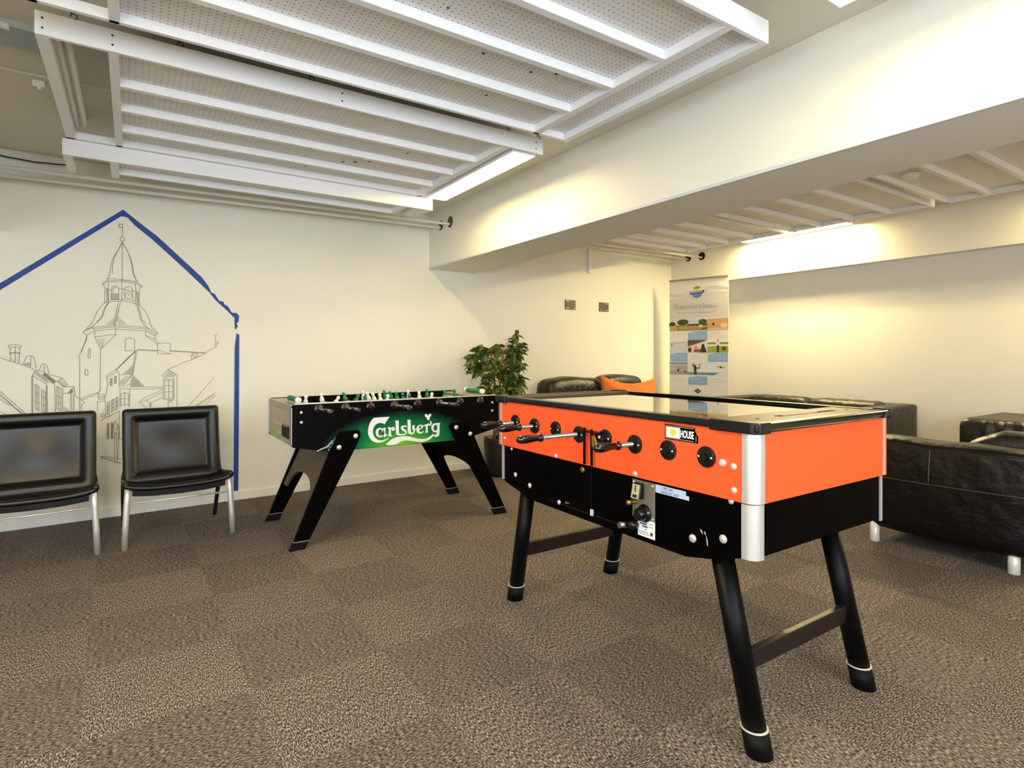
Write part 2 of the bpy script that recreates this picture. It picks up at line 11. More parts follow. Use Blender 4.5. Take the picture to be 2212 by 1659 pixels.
BLUE=[[[-0.3598,2.3321],[-0.3583,2.2804],[-0.3746,2.2764],[-1.064,1.6701],[-1.1002,1.6379],[-1.1002,1.6863],[-1.064,1.7188]],[[-0.3598,2.3321],[-0.2164,2.2167],[-0.1387,2.1577],[0.0709,1.9562],[0.1715,1.8602],[0.2228,1.7871],[0.2401,1.7449],[0.2314,1.7346],[0.0626,1.9035],[-0.17,2.1264],[-0.285,2.2213],[-0.3301,2.2737],[-0.3583,2.2804]],[[0.2228,1.7871],[0.2314,1.7443],[0.2704,1.7255],[0.301,1.6729],[0.3318,1.6677],[0.3407,1.6457],[0.3673,1.6304],[0.3941,1.5825],[0.4076,1.5762],[0.4302,1.5792],[0.4529,1.5553],[0.4492,1.5056],[0.4329,1.4883],[0.4438,1.4658],[0.4239,1.4326],[0.4184,1.4601],[0.4166,1.5341],[0.3584,1.5957],[0.2748,1.6743],[0.2297,1.7345]],[[0.4329,1.4091],[0.4547,1.3918],[0.4529,0.8969],[0.4465,0.0737],[0.4103,0.0787],[0.4148,0.8984],[0.4184,1.2923]]]
LOGO=[[[[1.478,0.7976],[1.3647,0.7964],[1.35,0.7817],[1.3369,0.7627],[1.3282,0.7379],[1.3238,0.7114],[1.3247,0.6916],[1.3311,0.6713],[1.3442,0.6505],[1.3603,0.6364],[1.3809,0.6276],[1.4045,0.6239],[1.4314,0.6276],[1.4524,0.6373],[1.4659,0.6477],[1.4735,0.6558],[1.465,0.6536],[1.4524,0.646],[1.4343,0.6403],[1.4135,0.6391],[1.3927,0.6451],[1.375,0.6593],[1.3647,0.6743],[1.3597,0.6917],[1.3588,0.7088],[1.3617,0.7228],[1.3676,0.7366],[1.3779,0.7487],[1.3927,0.7562],[1.4075,0.7589],[1.4224,0.7571],[1.4343,0.752],[1.4403,0.7473]]],[[[1.4388,0.6906],[1.4373,0.7009],[1.4328,0.7105],[1.4259,0.7182],[1.4172,0.7235],[1.4075,0.7258],[1.3979,0.7249],[1.3892,0.7208],[1.3824,0.7141],[1.378,0.7053],[1.3764,0.6953],[1.378,0.6851],[1.3824,0.6756],[1.3892,0.6679],[1.3979,0.6625],[1.4075,0.6602],[1.4172,0.661],[1.4259,0.665],[1.4328,0.6717],[1.4373,0.6806]],[[1.426,0.6916],[1.4252,0.6986],[1.4231,0.7049],[1.4198,0.7101],[1.4157,0.7136],[1.4111,0.715],[1.4065,0.7142],[1.4023,0.7114],[1.3991,0.7067],[1.397,0.7006],[1.3962,0.6938],[1.397,0.6869],[1.3991,0.6805],[1.4023,0.6754],[1.4065,0.6719],[1.4111,0.6704],[1.4157,0.6712],[1.4198,0.674],[1.4231,0.6787],[1.4252,0.6848]]],[[[1.4314,0.723],[1.4493,0.7252],[1.4463,0.6852],[1.4508,0.6777],[1.4599,0.6784],[1.4629,0.6739],[1.4433,0.6596],[1.4269,0.6652],[1.4239,0.6812],[1.4284,0.6923]]],[[[1.4629,0.7214],[1.472,0.7271],[1.4871,0.7226],[1.4871,0.7139],[1.4947,0.7235],[1.5054,0.7262],[1.5146,0.7183],[1.5161,0.706],[1.5069,0.6974],[1.4953,0.7],[1.4917,0.7055],[1.4984,0.7116],[1.4947,0.7139],[1.4874,0.7052],[1.4874,0.672],[1.4953,0.6665],[1.4941,0.6619],[1.4689,0.6628],[1.4698,0.6705],[1.4711,0.7165],[1.4614,0.7163]]],[[[1.5161,0.7655],[1.5438,0.7681],[1.5456,0.6835],[1.5487,0.674],[1.5592,0.6709],[1.5873,0.6711],[1.5935,0.677],[1.591,0.6845],[1.5686,0.6964],[1.5599,0.7073],[1.5592,0.719],[1.567,0.7281],[1.5841,0.7304],[1.6038,0.7261],[1.6013,0.7152],[1.5873,0.72],[1.5773,0.7177],[1.5763,0.7119],[1.5826,0.7065],[1.5998,0.695],[1.6051,0.682],[1.6013,0.6706],[1.5904,0.6641],[1.5717,0.6626],[1.5407,0.663],[1.5299,0.6673],[1.5238,0.6765],[1.5222,0.6911],[1.5207,0.7585],[1.5167,0.7605]]],[[[1.606,0.7671],[1.6328,0.769],[1.6338,0.6887],[1.6376,0.6782],[1.6455,0.6746],[1.6519,0.6786],[1.6535,0.6888],[1.6455,0.7012],[1.6433,0.7235],[1.6566,0.7279],[1.6646,0.7235],[1.6614,0.7134],[1.6636,0.7043],[1.6742,0.6962],[1.6742,0.6902],[1.6643,0.6918],[1.6646,0.6776],[1.6582,0.6677],[1.6439,0.6629],[1.6249,0.6659],[1.6139,0.6755],[1.6108,0.6904],[1.6098,0.7595],[1.6067,0.7618]]],[[[1.6758,0.6946],[1.6783,0.7122],[1.6918,0.7237],[1.7112,0.7269],[1.728,0.7207],[1.7296,0.7086],[1.7176,0.6975],[1.6983,0.6924],[1.6999,0.681],[1.7079,0.6738],[1.7192,0.6742],[1.7306,0.6817],[1.7339,0.677],[1.7248,0.6672],[1.7079,0.6631],[1.6918,0.6667],[1.6796,0.678]],[[1.695,0.7006],[1.6983,0.7138],[1.7079,0.7191],[1.715,0.7141],[1.7128,0.7068],[1.7047,0.702]]],[[[1.7274,0.7201],[1.7387,0.7235],[1.76,0.7296],[1.7652,0.7211],[1.7652,0.6762],[1.7704,0.6674],[1.7436,0.6658],[1.7452,0.6716],[1.7485,0.6759],[1.7469,0.7158],[1.7345,0.7137]]],[[[1.7632,0.7318],[1.7698,0.7328],[1.7764,0.7264],[1.7829,0.7305],[1.7846,0.7424],[1.7797,0.7502],[1.7889,0.7481],[1.7968,0.7356],[1.7948,0.7222],[1.7862,0.7131],[1.7747,0.716],[1.7642,0.7176]]],[[[1.7912,0.6953],[1.7945,0.7132],[1.8061,0.7259],[1.826,0.7307],[1.8645,0.729],[1.8629,0.7222],[1.8578,0.7149],[1.8588,0.6723],[1.8578,0.6481],[1.8494,0.6336],[1.8294,0.6285],[1.816,0.6332],[1.8061,0.64],[1.8111,0.6486],[1.8277,0.6474],[1.836,0.6558],[1.8344,0.6644],[1.8194,0.6631],[1.8028,0.6728]],[[1.8094,0.694],[1.8144,0.7118],[1.826,0.7186],[1.8377,0.7132],[1.8394,0.6859],[1.8294,0.6745],[1.816,0.6785]]],[[[1.4493,0.6103],[1.4674,0.6231],[1.4947,0.6411],[1.5253,0.6517],[1.5592,0.6563],[1.5935,0.6551],[1.6281,0.6479],[1.6662,0.6346],[1.7079,0.6253],[1.7436,0.6239],[1.7731,0.632],[1.7961,0.6468],[1.8054,0.6566],[1.8111,0.6517],[1.8094,0.6397],[1.7928,0.6229],[1.7632,0.6088],[1.7306,0.6026],[1.6983,0.6038],[1.6598,0.6129],[1.6249,0.6202],[1.5935,0.6243],[1.5654,0.6208],[1.5438,0.6124],[1.5253,0.6023],[1.4978,0.6004],[1.4674,0.6016]]],[[[1.7404,0.7961],[1.7567,0.8011],[1.7639,0.7917],[1.7672,0.787],[1.7764,0.8],[1.7928,0.7991],[1.7912,0.7856],[1.7829,0.7756],[1.7747,0.7791],[1.7813,0.7682],[1.7714,0.7523],[1.7649,0.7572],[1.7534,0.7714],[1.76,0.78],[1.7485,0.7761],[1.7436,0.7839]]]]
# ------------------------------------------------------------------ helpers
C = bpy.context.scene.collection
PI = math.pi
V = Vector
def lin(h):
    h = h.lstrip('#'); o = []
    for i in (0, 2, 4):
        c = int(h[i:i+2], 16) / 255
        o.append(c / 12.92 if c <= .04045 else ((c + .055) / 1.055) ** 2.4)
    return (o[0], o[1], o[2], 1)
def mat(name, col, rough=.5, metal=0, bump=0, bscale=60, vary=0, vscale=6, spec=.5, coat=0, emit=0, ecol=None, bdist=.002):
    m = bpy.data.materials.new(name); m.use_nodes = True
    nt = m.node_tree; p = nt.nodes['Principled BSDF']
    c = lin(col) if isinstance(col, str) else col
    p.inputs['Base Color'].default_value = c
    p.inputs['Roughness'].default_value = rough; p.inputs['Metallic'].default_value = metal
    p.inputs['Specular IOR Level'].default_value = spec
    p.inputs['Coat Weight'].default_value = coat
    if emit:
        p.inputs['Emission Color'].default_value = ecol or c; p.inputs['Emission Strength'].default_value = emit
    tc = None
    if vary or bump:
        tc = nt.nodes.new('ShaderNodeTexCoord')
    if vary:
        n = nt.nodes.new('ShaderNodeTexNoise'); n.inputs['Scale'].default_value = vscale; n.inputs['Detail'].default_value = 5
        nt.links.new(tc.outputs['Object'], n.inputs['Vector'])
        mx = nt.nodes.new('ShaderNodeMix'); mx.data_type = 'RGBA'
        mx.inputs[6].default_value = tuple(max(0, x * (1 - vary)) for x in c[:3]) + (1,)
        mx.inputs[7].default_value = tuple(min(1, x * (1 + vary)) for x in c[:3]) + (1,)
        nt.links.new(n.outputs['Fac'], mx.inputs[0]); nt.links.new(mx.outputs[2], p.inputs['Base Color'])
    if bump:
        n = nt.nodes.new('ShaderNodeTexNoise'); n.inputs['Scale'].default_value = bscale; n.inputs['Detail'].default_value = 4
        nt.links.new(tc.outputs['Object'], n.inputs['Vector'])
        b = nt.nodes.new('ShaderNodeBump'); b.inputs['Strength'].default_value = bump; b.inputs['Distance'].default_value = bdist
        nt.links.new(n.outputs['Fac'], b.inputs['Height']); nt.links.new(b.outputs['Normal'], p.inputs['Normal'])
    return m
def mnode(nt, op, a, b=None, c=None):
    n = nt.nodes.new('ShaderNodeMath'); n.operation = op
    for i, x in enumerate((a, b, c)):
        if x is None: continue
        if isinstance(x, (int, float)): n.inputs[i].default_value = x
        else: nt.links.new(x, n.inputs[i])
    return n.outputs[0]

class MB:
    def __init__(s): s.v = []; s.f = []; s.m = []; s.s = []
    def add(s, vs, fs, m=0, smooth=False):
        o = len(s.v); s.v += [tuple(p) for p in vs]
        for f in fs: s.f.append([i + o for i in f]); s.m.append(m); s.s.append(smooth)
        return s
    def box(s, x0, y0, z0, x1, y1, z1, m=0):
        vs = [(x, y, z) for z in (z0, z1) for y in (y0, y1) for x in (x0, x1)]
        return s.add(vs, [(0, 2, 3, 1), (4, 5, 7, 6), (0, 1, 5, 4), (2, 6, 7, 3), (0, 4, 6, 2), (1, 3, 7, 5)], m)
    def prism(s, poly, o, u, v, w, m=0, smooth=False):
        o, u, v, w = V(o), V(u), V(v), V(w); n = len(poly)
        a = [o + u * p[0] + v * p[1] for p in poly]; b = [p + w for p in a]
        s.add(a + b, [tuple(range(n - 1, -1, -1)), tuple(range(n, 2 * n))], m)
        return s.add(a + b, [(i, (i + 1) % n, n + (i + 1) % n, n + i) for i in range(n)], m, smooth)
    def lathe(s, prof, o=(0, 0, 0), ax=(0, 0, 1), n=20, m=0, smooth=True, phase=0):
        o = V(o); ax = V(ax).normalized(); t = V((1, 0, 0)) if abs(ax.x) < .9 else V((0, 1, 0))
        a = ax.cross(t).normalized(); b = ax.cross(a); vs = []; fs = []
        for r, z in prof:
            for k in range(n):
                th = 2 * PI * k / n + phase; vs.append(o + ax * z + (a * math.cos(th) + b * math.sin(th)) * r)
        for i in range(len(prof) - 1):
            for k in range(n):
                k2 = (k + 1) % n; fs.append((i * n + k, i * n + k2, (i + 1) * n + k2, (i + 1) * n + k))
        s.add(vs, fs, m, smooth)
        L = (len(prof) - 1) * n
        if prof[0][0] > 1e-5: s.add(vs[:n], [tuple(range(n - 1, -1, -1))], m)
        if prof[-1][0] > 1e-5: s.add(vs[L:], [tuple(range(n))], m)
        return s
    def cyl(s, p0, p1, r0, r1=None, n=14, m=0, smooth=True):
        p0, p1 = V(p0), V(p1); d = p1 - p0
        return s.lathe([(r0, 0), (r0 if r1 is None else r1, d.length)], p0, d, n, m, smooth)
    def tube(s, pts, r, n=8, m=0, flat=1.0):
        pts = [V(p) for p in pts]; vs = []; fs = []; prev = None
        for i, p in enumerate(pts):
            d = (pts[min(i + 1, len(pts) - 1)] - pts[max(i - 1, 0)]).normalized()
            if prev is None: t = V((1, 0, 0)) if abs(d.x) < .9 else V((0, 1, 0)); a = d.cross(t).normalized()
            else: a = (prev - d * prev.dot(d)).normalized()
            prev = a; b = d.cross(a); rr = r[i] if isinstance(r, (list, tuple)) else r
            for k in range(n):
                th = 2 * PI * k / n; vs.append(p + a * math.cos(th) * rr * flat + b * math.sin(th) * rr)
        for i in range(len(pts) - 1):
            for k in range(n): fs.append((i * n + k, i * n + (k + 1) % n, (i + 1) * n + (k + 1) % n, (i + 1) * n + k))
        s.add(vs, fs, m, True); L = (len(pts) - 1) * n
        s.add(vs[:n], [tuple(range(n - 1, -1, -1))], m); return s.add(vs[L:], [tuple(range(n))], m)
    def rbox(s, c, h, r, n=8, m=0, fn=None):
        c, h = V(c), V(h); r = min(r, h.x * .98, h.y * .98, h.z * .98)
        g = []
        for hh in h:
            q = [-hh + r * (1 - math.cos(PI / 2 * i / 3)) for i in range(3)]
            q += [-hh + r + (2 * hh - 2 * r) * i / n for i in range(n + 1)] + [hh - r * (1 - math.cos(PI / 2 * i / 3)) for i in (2, 1, 0)]
            g.append(q)
        def mp(p):
            p = V(p); i = V([max(-h[k] + r, min(h[k] - r, p[k])) for k in range(3)]); d = p - i
            if d.length > 1e-9: p = i + d.normalized() * min(r, d.length if sum(abs(x) > 1e-9 for x in d) == 1 and 0 else r)
            return p
        for ax in range(3):
            a, b = (ax + 1) % 3, (ax + 2) % 3
            for sg in (-1, 1):
                vs = []
                for qa in g[a]:
                    for qb in g[b]:
                        p = [0, 0, 0]; p[ax] = sg * h[ax]; p[a] = qa; p[b] = qb; p = mp(p)
                        if fn: p = V(fn(p))
                        vs.append(c + p)
                na, nb = len(g[a]), len(g[b])
                fs = [(i * nb + j, (i + 1) * nb + j, (i + 1) * nb + j + 1, i * nb + j + 1) for i in range(na - 1) for j in range(nb - 1)]
                if sg < 0: fs = [f[::-1] for f in fs]
                s.add(vs, fs, m, True)
        return s
    def flat(s, loops, o, u, v, m=0):
        o, u, v = V(o), V(u), V(v)
        ls = [[V((p[0], p[1], 0)) for p in l] for l in loops]
        tr = tessellate_polygon(ls); fl = [p for l in ls for p in l]
        return s.add([o + u * p.x + v * p.y for p in fl], [tuple(t) for t in tr], m)
    def build(s, name, mats, parent=None, bevel=0, loc=None, rot=None, weld=False, seg=2, solid=0, sub=0):
        me = bpy.data.meshes.new(name); me.from_pydata(s.v, [], s.f)
        for m in (mats if isinstance(mats, (list, tuple)) else [mats]): me.materials.append(m)
        for p, mi, sm in zip(me.polygons, s.m, s.s): p.material_index = mi; p.use_smooth = sm
        bm = bmesh.new(); bm.from_mesh(me)
        bmesh.ops.remove_doubles(bm, verts=bm.verts, dist=1e-5)
        bmesh.ops.recalc_face_normals(bm, faces=bm.faces)
        bm.to_mesh(me); bm.free(); me.update()
        o = bpy.data.objects.new(name, me); C.objects.link(o)
        if parent: o.parent = parent
        if loc: o.location = loc
        if rot: o.rotation_euler = rot
        if solid:
            md = o.modifiers.new('s', 'SOLIDIFY'); md.thickness = solid; md.offset = 0
        if bevel:
            md = o.modifiers.new('b', 'BEVEL'); md.width = bevel; md.segments = seg; md.limit_method = 'ANGLE'; md.angle_limit = .6
        if sub:
            md = o.modifiers.new('u', 'SUBSURF'); md.levels = sub; md.render_levels = sub
        return o
def tag(o, label, cat, group=None):
    o['label'] = label; o['category'] = cat
    if group: o['group'] = group
    return o
def thing(name, label, cat, loc=(0, 0, 0), rz=0, group=None):
    o = bpy.data.objects.new(name, None); C.objects.link(o); o.location = loc; o.rotation_euler = (0, 0, rz)
    o.empty_display_size = .1
    return tag(o, label, cat, group)
def struct(o): o['kind'] = 'structure'; return o
def plabel(o, t): o['label'] = t; return o
def dup(root, loc, rz, label):
    r = root.copy(); C.objects.link(r); r.location = loc; r.rotation_euler = (0, 0, rz); r['label'] = label
    for ch in root.children:
        c = ch.copy(); C.objects.link(c); c.parent = r
        for g in ch.children:
            d = g.copy(); C.objects.link(d); d.parent = c
    return r
def text(name, body, m, parent, o, u, v, size, sx=1, shear=0, ext=.0006, align='LEFT', bold=0):
    cu = bpy.data.curves.new(name, 'FONT'); cu.body = body; cu.size = size; cu.extrude = ext; cu.shear = shear; cu.align_x = align; cu.offset = bold
    cu.materials.append(m); t = bpy.data.objects.new(name, cu); C.objects.link(t)
    u, v = V(u).normalized(), V(v).normalized(); w = u.cross(v)
    M = Matrix((u, v, w)).transposed().to_4x4(); M.translation = V(o)
    bpy.context.view_layer.update()
    me = bpy.data.meshes.new_from_object(t.evaluated_get(bpy.context.evaluated_depsgraph_get()))
    bpy.data.objects.remove(t); me.name = name
    t = bpy.data.objects.new(name, me); C.objects.link(t)
    t.parent = parent; t.matrix_local = M @ Matrix.Diagonal((sx, 1, 1, 1)); return t

# ------------------------------------------------------------------ materials
wallm = mat('wall_paint', '#eeebdf', .85, bump=.15, bscale=180, vary=.012, vscale=1.3, bdist=.001)
ceilm = mat('ceiling_paint', '#d8d3c6', .9, bump=.1, bscale=120, vary=.03, vscale=2)
woodw = mat('white_painted_timber', '#eeeef0', .6, bump=.1, bscale=90, vary=.02)
basem = mat('baseboard_paint', '#eeebe0', .5)
blackp = mat('black_laminate', '#040303', .5, bump=.06, bscale=400, vary=.15, vscale=40, spec=.03)
blackg = mat('black_gloss_plastic', '#0b0a0a', .22)
blackm = mat('black_powdercoat', '#040404', .42, bump=.08, bscale=300, spec=.14)
rubber = mat('black_rubber', '#070707', .6, spec=.15)
orange = mat('orange_laminate', '#ff5a26', .45, bump=.05, bscale=350, vary=.03, vscale=3)
alu = mat('brushed_aluminium', '#d6d6d4', .38, .85, bump=.03, bscale=200)
alum = mat('satin_aluminium', '#d9d7d0', .42, .6)
steel = mat('chrome_steel', '#d8d8d8', .15, 1)
screwm = mat('zinc_screw', '#e6e2da', .35, .5)
white = mat('white_print', '#f4f2f2', .5)
whitep = mat('white_plastic', '#f1efe6', .35)
brown = mat('dark_brown_bakelite', '#0d0706', .18, coat=.3)
greenp = mat('green_plastic', '#12704a', .35)
leather = mat('dark_brown_leather', '#1a1510', .42, bump=.9, bscale=16, vary=.3, vscale=9, bdist=.012, spec=.45)
leatherb = mat('black_leather', '#0a0908', .33, bump=.2, bscale=120, vary=.1, spec=.4)
tanl = mat('tan_leather_piping', '#4a3d2c', .45, bump=.2, bscale=60)  # seam tone, lighter than the hide
leatherd = mat('near_black_leather', '#0d0a08', .45, bump=.9, bscale=7, vary=.3, vscale=9, bdist=.03, spec=.25)
fabo = mat('orange_cushion_cloth', '#e2762c', .85, bump=.3, bscale=200, vary=.08)
potm = mat('dark_glazed_pot', '#17130f', .5, bump=.2, bscale=40)
soil = mat('potting_soil', '#2a1c12', .95, bump=.8, bscale=60)
bark = mat('pale_brown_bark', '#8a5a35', .8, bump=.5, bscale=80, vary=.3, vscale=30)
leafm = mat('ficus_leaf', '#66742f', .35, vary=.4, vscale=5)
leafd = mat('ficus_leaf_dark', '#3f4d20', .35, vary=.4, vscale=5)
pipem = mat('painted_pipe', '#e8e4d8', .45)
holem = mat('dark_hole', '#191512', .9)
greyp = mat('grey_brown_plate', '#4a4238', .55, .2)
inkm = mat('mural_ink', '#8d8578', .8)
bluem = mat('blue_paint', '#123f92', .6, vary=.08, vscale=8)
brass = mat('brass', '#b79a52', .3, .9)
paper = mat('white_paper', '#eef0f4', .6)
bluel = mat('pale_blue_tape', '#b9cdee', .5)
blackink = mat('black_ink', '#161616', .6)
foosend = mat('grey_end_laminate', '#a59a86', .35, vary=.08)
lampm = {k: (mat('fluorescent_tube', (1, .93, .78, 1), .5, emit=LAMP * f, ecol=LAMPC), mat('glowing_reflector', '#f6f4ec', .4, emit=LAMP * f * .22, ecol=LAMPC)) for k, f in (('beam', .5), ('near', .42), ('left', 1.0), ('right', 2.6))}  # reflectors emit too, as bounced tube light; left is the added lamp

def perforated():
    m = mat('perforated_board', '#ebe9e6', .8)
    nt = m.node_tree; p = nt.nodes['Principled BSDF']
    tc = nt.nodes.new('ShaderNodeTexCoord'); sp = nt.nodes.new('ShaderNodeSeparateXYZ'); nt.links.new(tc.outputs['Object'], sp.inputs[0])
    S = .026
    def fr(o, off): return mnode(nt, 'SUBTRACT', mnode(nt, 'FRACT', mnode(nt, 'ADD', mnode(nt, 'DIVIDE', o, S), off)), .5)
    a, b = fr(sp.outputs[0], 0.), fr(sp.outputs[1], 0.)
    d = mnode(nt, 'ADD', mnode(nt, 'MULTIPLY', a, a), mnode(nt, 'MULTIPLY', b, b))
    k = mnode(nt, 'LESS_THAN', d, .0115)
    mx = nt.nodes.new('ShaderNodeMix'); mx.data_type = 'RGBA'
    mx.inputs[6].default_value = lin('#ebe9e6'); mx.inputs[7].default_value = lin('#5a534c')
    nt.links.new(k, mx.inputs[0]); nt.links.new(mx.outputs[2], p.inputs['Base Color']); return m
perf = perforated()

def carpet():
    m = mat('carpet_tiles', '#5a4b3c', .95, spec=.15)
    nt = m.node_tree; p = nt.nodes['Principled BSDF']
    tc = nt.nodes.new('ShaderNodeTexCoord'); mp = nt.nodes.new('ShaderNodeMapping')
    mp.vector_type = 'TEXTURE'; mp.inputs['Location'].default_value = (1.36, 2.284, 0); mp.inputs['Rotation'].default_value = (0, 0, .02)
    nt.links.new(tc.outputs['Object'], mp.inputs['Vector'])
    sp = nt.nodes.new('ShaderNodeSeparateXYZ'); nt.links.new(mp.outputs[0], sp.inputs[0])
    tx = mnode(nt, 'DIVIDE', sp.outputs[0], .5); ty = mnode(nt, 'DIVIDE', sp.outputs[1], .5)
    fx, fy = mnode(nt, 'FLOOR', tx), mnode(nt, 'FLOOR', ty)
    par = mnode(nt, 'PINGPONG', mnode(nt, 'ADD', fx, fy), 1)          # 0 / 1 checker
    def nz(sx, sy, sc, det=3):
        q = nt.nodes.new('ShaderNodeMapping'); q.inputs['Scale'].default_value = (sx, sy, 1)
        nt.links.new(mp.outputs[0], q.inputs['Vector'])
        n = nt.nodes.new('ShaderNodeTexNoise'); n.inputs['Scale'].default_value = sc; n.inputs['Detail'].default_value = det
        n.inputs['Roughness'].default_value = .65
        nt.links.new(q.outputs[0], n.inputs['Vector']); return n.outputs['Fac']
    na, nb = nz(75, 250, 1), nz(250, 75, 1)
    st = nt.nodes.new('ShaderNodeMix'); st.data_type = 'FLOAT'
    nt.links.new(par, st.inputs[0]); nt.links.new(na, st.inputs[2]); nt.links.new(nb, st.inputs[3])
    g = st.outputs[0]
    wn = nt.nodes.new('ShaderNodeTexWhiteNoise'); wn.noise_dimensions = '2D'
    cb = nt.nodes.new('ShaderNodeCombineXYZ'); nt.links.new(fx, cb.inputs[0]); nt.links.new(fy, cb.inputs[1]); nt.links.new(cb.outputs[0], wn.inputs['Vector'])
    big = nz(1.1, 1.1, 1, 2)
    k = mnode(nt, 'ADD', mnode(nt, 'MULTIPLY', mnode(nt, 'SUBTRACT', g, .5), 3.9), .5)
    br = mnode(nt, 'ADD', mnode(nt, 'ADD', mnode(nt, 'MULTIPLY', par, SHEEN), mnode(nt, 'MULTIPLY', wn.outputs['Value'], .14)), mnode(nt, 'ADD', mnode(nt, 'MULTIPLY', big, .2), .78))  # alternate tiles brightened: sheen of the turned pile painted in
    cr = nt.nodes.new('ShaderNodeValToRGB'); e = cr.color_ramp.elements
    e[0].color = lin('#17110d'); e[0].position = 0; e[1].color = lin('#a29a94'); e[1].position = 1
    x = cr.color_ramp.elements.new(.5); x.color = lin('#584e47')
    nt.links.new(k, cr.inputs[0])
    mul = nt.nodes.new('ShaderNodeVectorMath'); mul.operation = 'SCALE'
    nt.links.new(cr.outputs[0], mul.inputs[0]); nt.links.new(br, mul.inputs['Scale']); nt.links.new(mul.outputs[0], p.inputs['Base Color'])
    b = nt.nodes.new('ShaderNodeBump'); b.inputs['Strength'].default_value = .12; b.inputs['Distance'].default_value = .003
    # seams
    def seam(t): f = mnode(nt, 'FRACT', t); return mnode(nt, 'MINIMUM', f, mnode(nt, 'SUBTRACT', 1, f))
    sm = mnode(nt, 'MULTIPLY', mnode(nt, 'MINIMUM', mnode(nt, 'MINIMUM', seam(tx), seam(ty)), .008), 60)
    nt.links.new(mnode(nt, 'ADD', g, sm), b.inputs['Height']); nt.links.new(b.outputs['Normal'], p.inputs['Normal'])
    return m
carp = carpet()

def glassm():
    m = bpy.data.materials.new('table_glass'); m.use_nodes = True; nt = m.node_tree
    for n in list(nt.nodes): nt.nodes.remove(n)
    out = nt.nodes.new('ShaderNodeOutputMaterial'); mx = nt.nodes.new('ShaderNodeMixShader')
    tr = nt.nodes.new('ShaderNodeBsdfTransparent'); gl = nt.nodes.new('ShaderNodeBsdfGlossy'); fr = nt.nodes.new('ShaderNodeFresnel')
    tr.inputs[0].default_value = (.93, .96, .94, 1); gl.inputs['Roughness'].default_value = .03; fr.inputs['IOR'].default_value = 1.6
    f = mnode(nt, 'MINIMUM', mnode(nt, 'MULTIPLY', fr.outputs[0], 2.0), 1)
    nt.links.new(f, mx.inputs[0]); nt.links.new(tr.outputs[0], mx.inputs[1]); nt.links.new(gl.outputs[0], mx.inputs[2]); nt.links.new(mx.outputs[0], out.inputs[0]); return m
glass = glassm()

def foosart():
    m = mat('printed_green_artwork', '#0b0b0b', .45, spec=.05)
    nt = m.node_tree; p = nt.nodes['Principled BSDF']
    tc = nt.nodes.new('ShaderNodeTexCoord'); sp = nt.nodes.new('ShaderNodeSeparateXYZ'); nt.links.new(tc.outputs['Object'], sp.inputs[0])
    x = mnode(nt, 'DIVIDE', mnode(nt, 'SUBTRACT', sp.outputs[0], 1.57), .56); z = mnode(nt, 'DIVIDE', mnode(nt, 'SUBTRACT', sp.outputs[2], .60), .235)
    d = mnode(nt, 'SQRT', mnode(nt, 'ADD', mnode(nt, 'MULTIPLY', x, x), mnode(nt, 'MULTIPLY', z, z)))
    cr = nt.nodes.new('ShaderNodeValToRGB'); e = cr.color_ramp.elements
    e[0].color = lin('#6db52c'); e[0].position = .0; e[1].color = lin('#060606'); e[1].position = 1
    for pos, c in ((.3, '#3f9a35'), (.52, '#14713f'), (.74, '#0f5c3c'), (.88, '#0b3325')):
        q = cr.color_ramp.elements.new(pos); q.color = lin(c)
    nt.links.new(d, cr.inputs[0]); nt.links.new(cr.outputs[0], p.inputs['Base Color']); return m
art = foosart()
def endart():
    m = mat('printed_grey_end', '#8a8172', .3)
    nt = m.node_tree; p = nt.nodes['Principled BSDF']
    tc = nt.nodes.new('ShaderNodeTexCoord'); sp = nt.nodes.new('ShaderNodeSeparateXYZ'); nt.links.new(tc.outputs['Object'], sp.inputs[0])
    y = mnode(nt, 'DIVIDE', mnode(nt, 'SUBTRACT', sp.outputs[1], 4.2), .4); z = mnode(nt, 'DIVIDE', mnode(nt, 'SUBTRACT', sp.outputs[2], .60), .17)
    d = mnode(nt, 'SQRT', mnode(nt, 'ADD', mnode(nt, 'MULTIPLY', y, y), mnode(nt, 'MULTIPLY', z, z)))
    cr = nt.nodes.new('ShaderNodeValToRGB'); e = cr.color_ramp.elements
    e[0].color = lin('#9cb85a'); e[1].color = lin('#b0a58e')
    nt.links.new(d, cr.inputs[0]); nt.links.new(cr.outputs[0], p.inputs['Base Color']); return m
endm = endart()

# ------------------------------------------------------------------ the room
A = .04; W0 = V((.3, 5.30, 0)); WM = V((math.cos(A), math.sin(A), 0)); WN = V((math.sin(A), -math.cos(A), 0)); UP = V((0, 0, 1))
def wl(s, z, off=0): return W0 + WM * s + WN * off + UP * z
def wY(X): return 5.30 + math.tan(A) * (X - .3)
CZ = 2.655; X0, X1, Y0 = -2.6, 6.52, -1.9; XB0, XB1 = 2.546, 3.065; XS = 6.388
struct(MB().add([(X0 - .2, Y0 - .2, 0), (X1 + .2, Y0 - .2, 0), (X1 + .2, 5.9, 0), (X0 - .2, 5.9, 0), (X0 - .2, Y0 - .2, -.1), (X1 + .2, Y0 - .2, -.1), (X1 + .2, 5.9, -.1), (X0 - .2, 5.9, -.1)],
     [(0, 1, 2, 3), (7, 6, 5, 4), (0, 4, 5, 1), (1, 5, 6, 2), (2, 6, 7, 3), (3, 7, 4, 0)]).build('floor', carp))
struct(MB().box(X0 - .2, Y0 - .2, CZ, X1 + .2, 5.9, CZ + .12).build('ceiling', ceilm))
s0, s1 = -3.2, 6.4
struct(MB().prism([(s0, -.05), (s1, -.05), (s1, 2.7), (s0, 2.7)], W0, WM, UP, -WN * .15).build('wall_back', wallm))
struct(MB().box(X1, Y0, -.05, X1 + .15, 5.9, 2.7).build('wall_right', wallm))
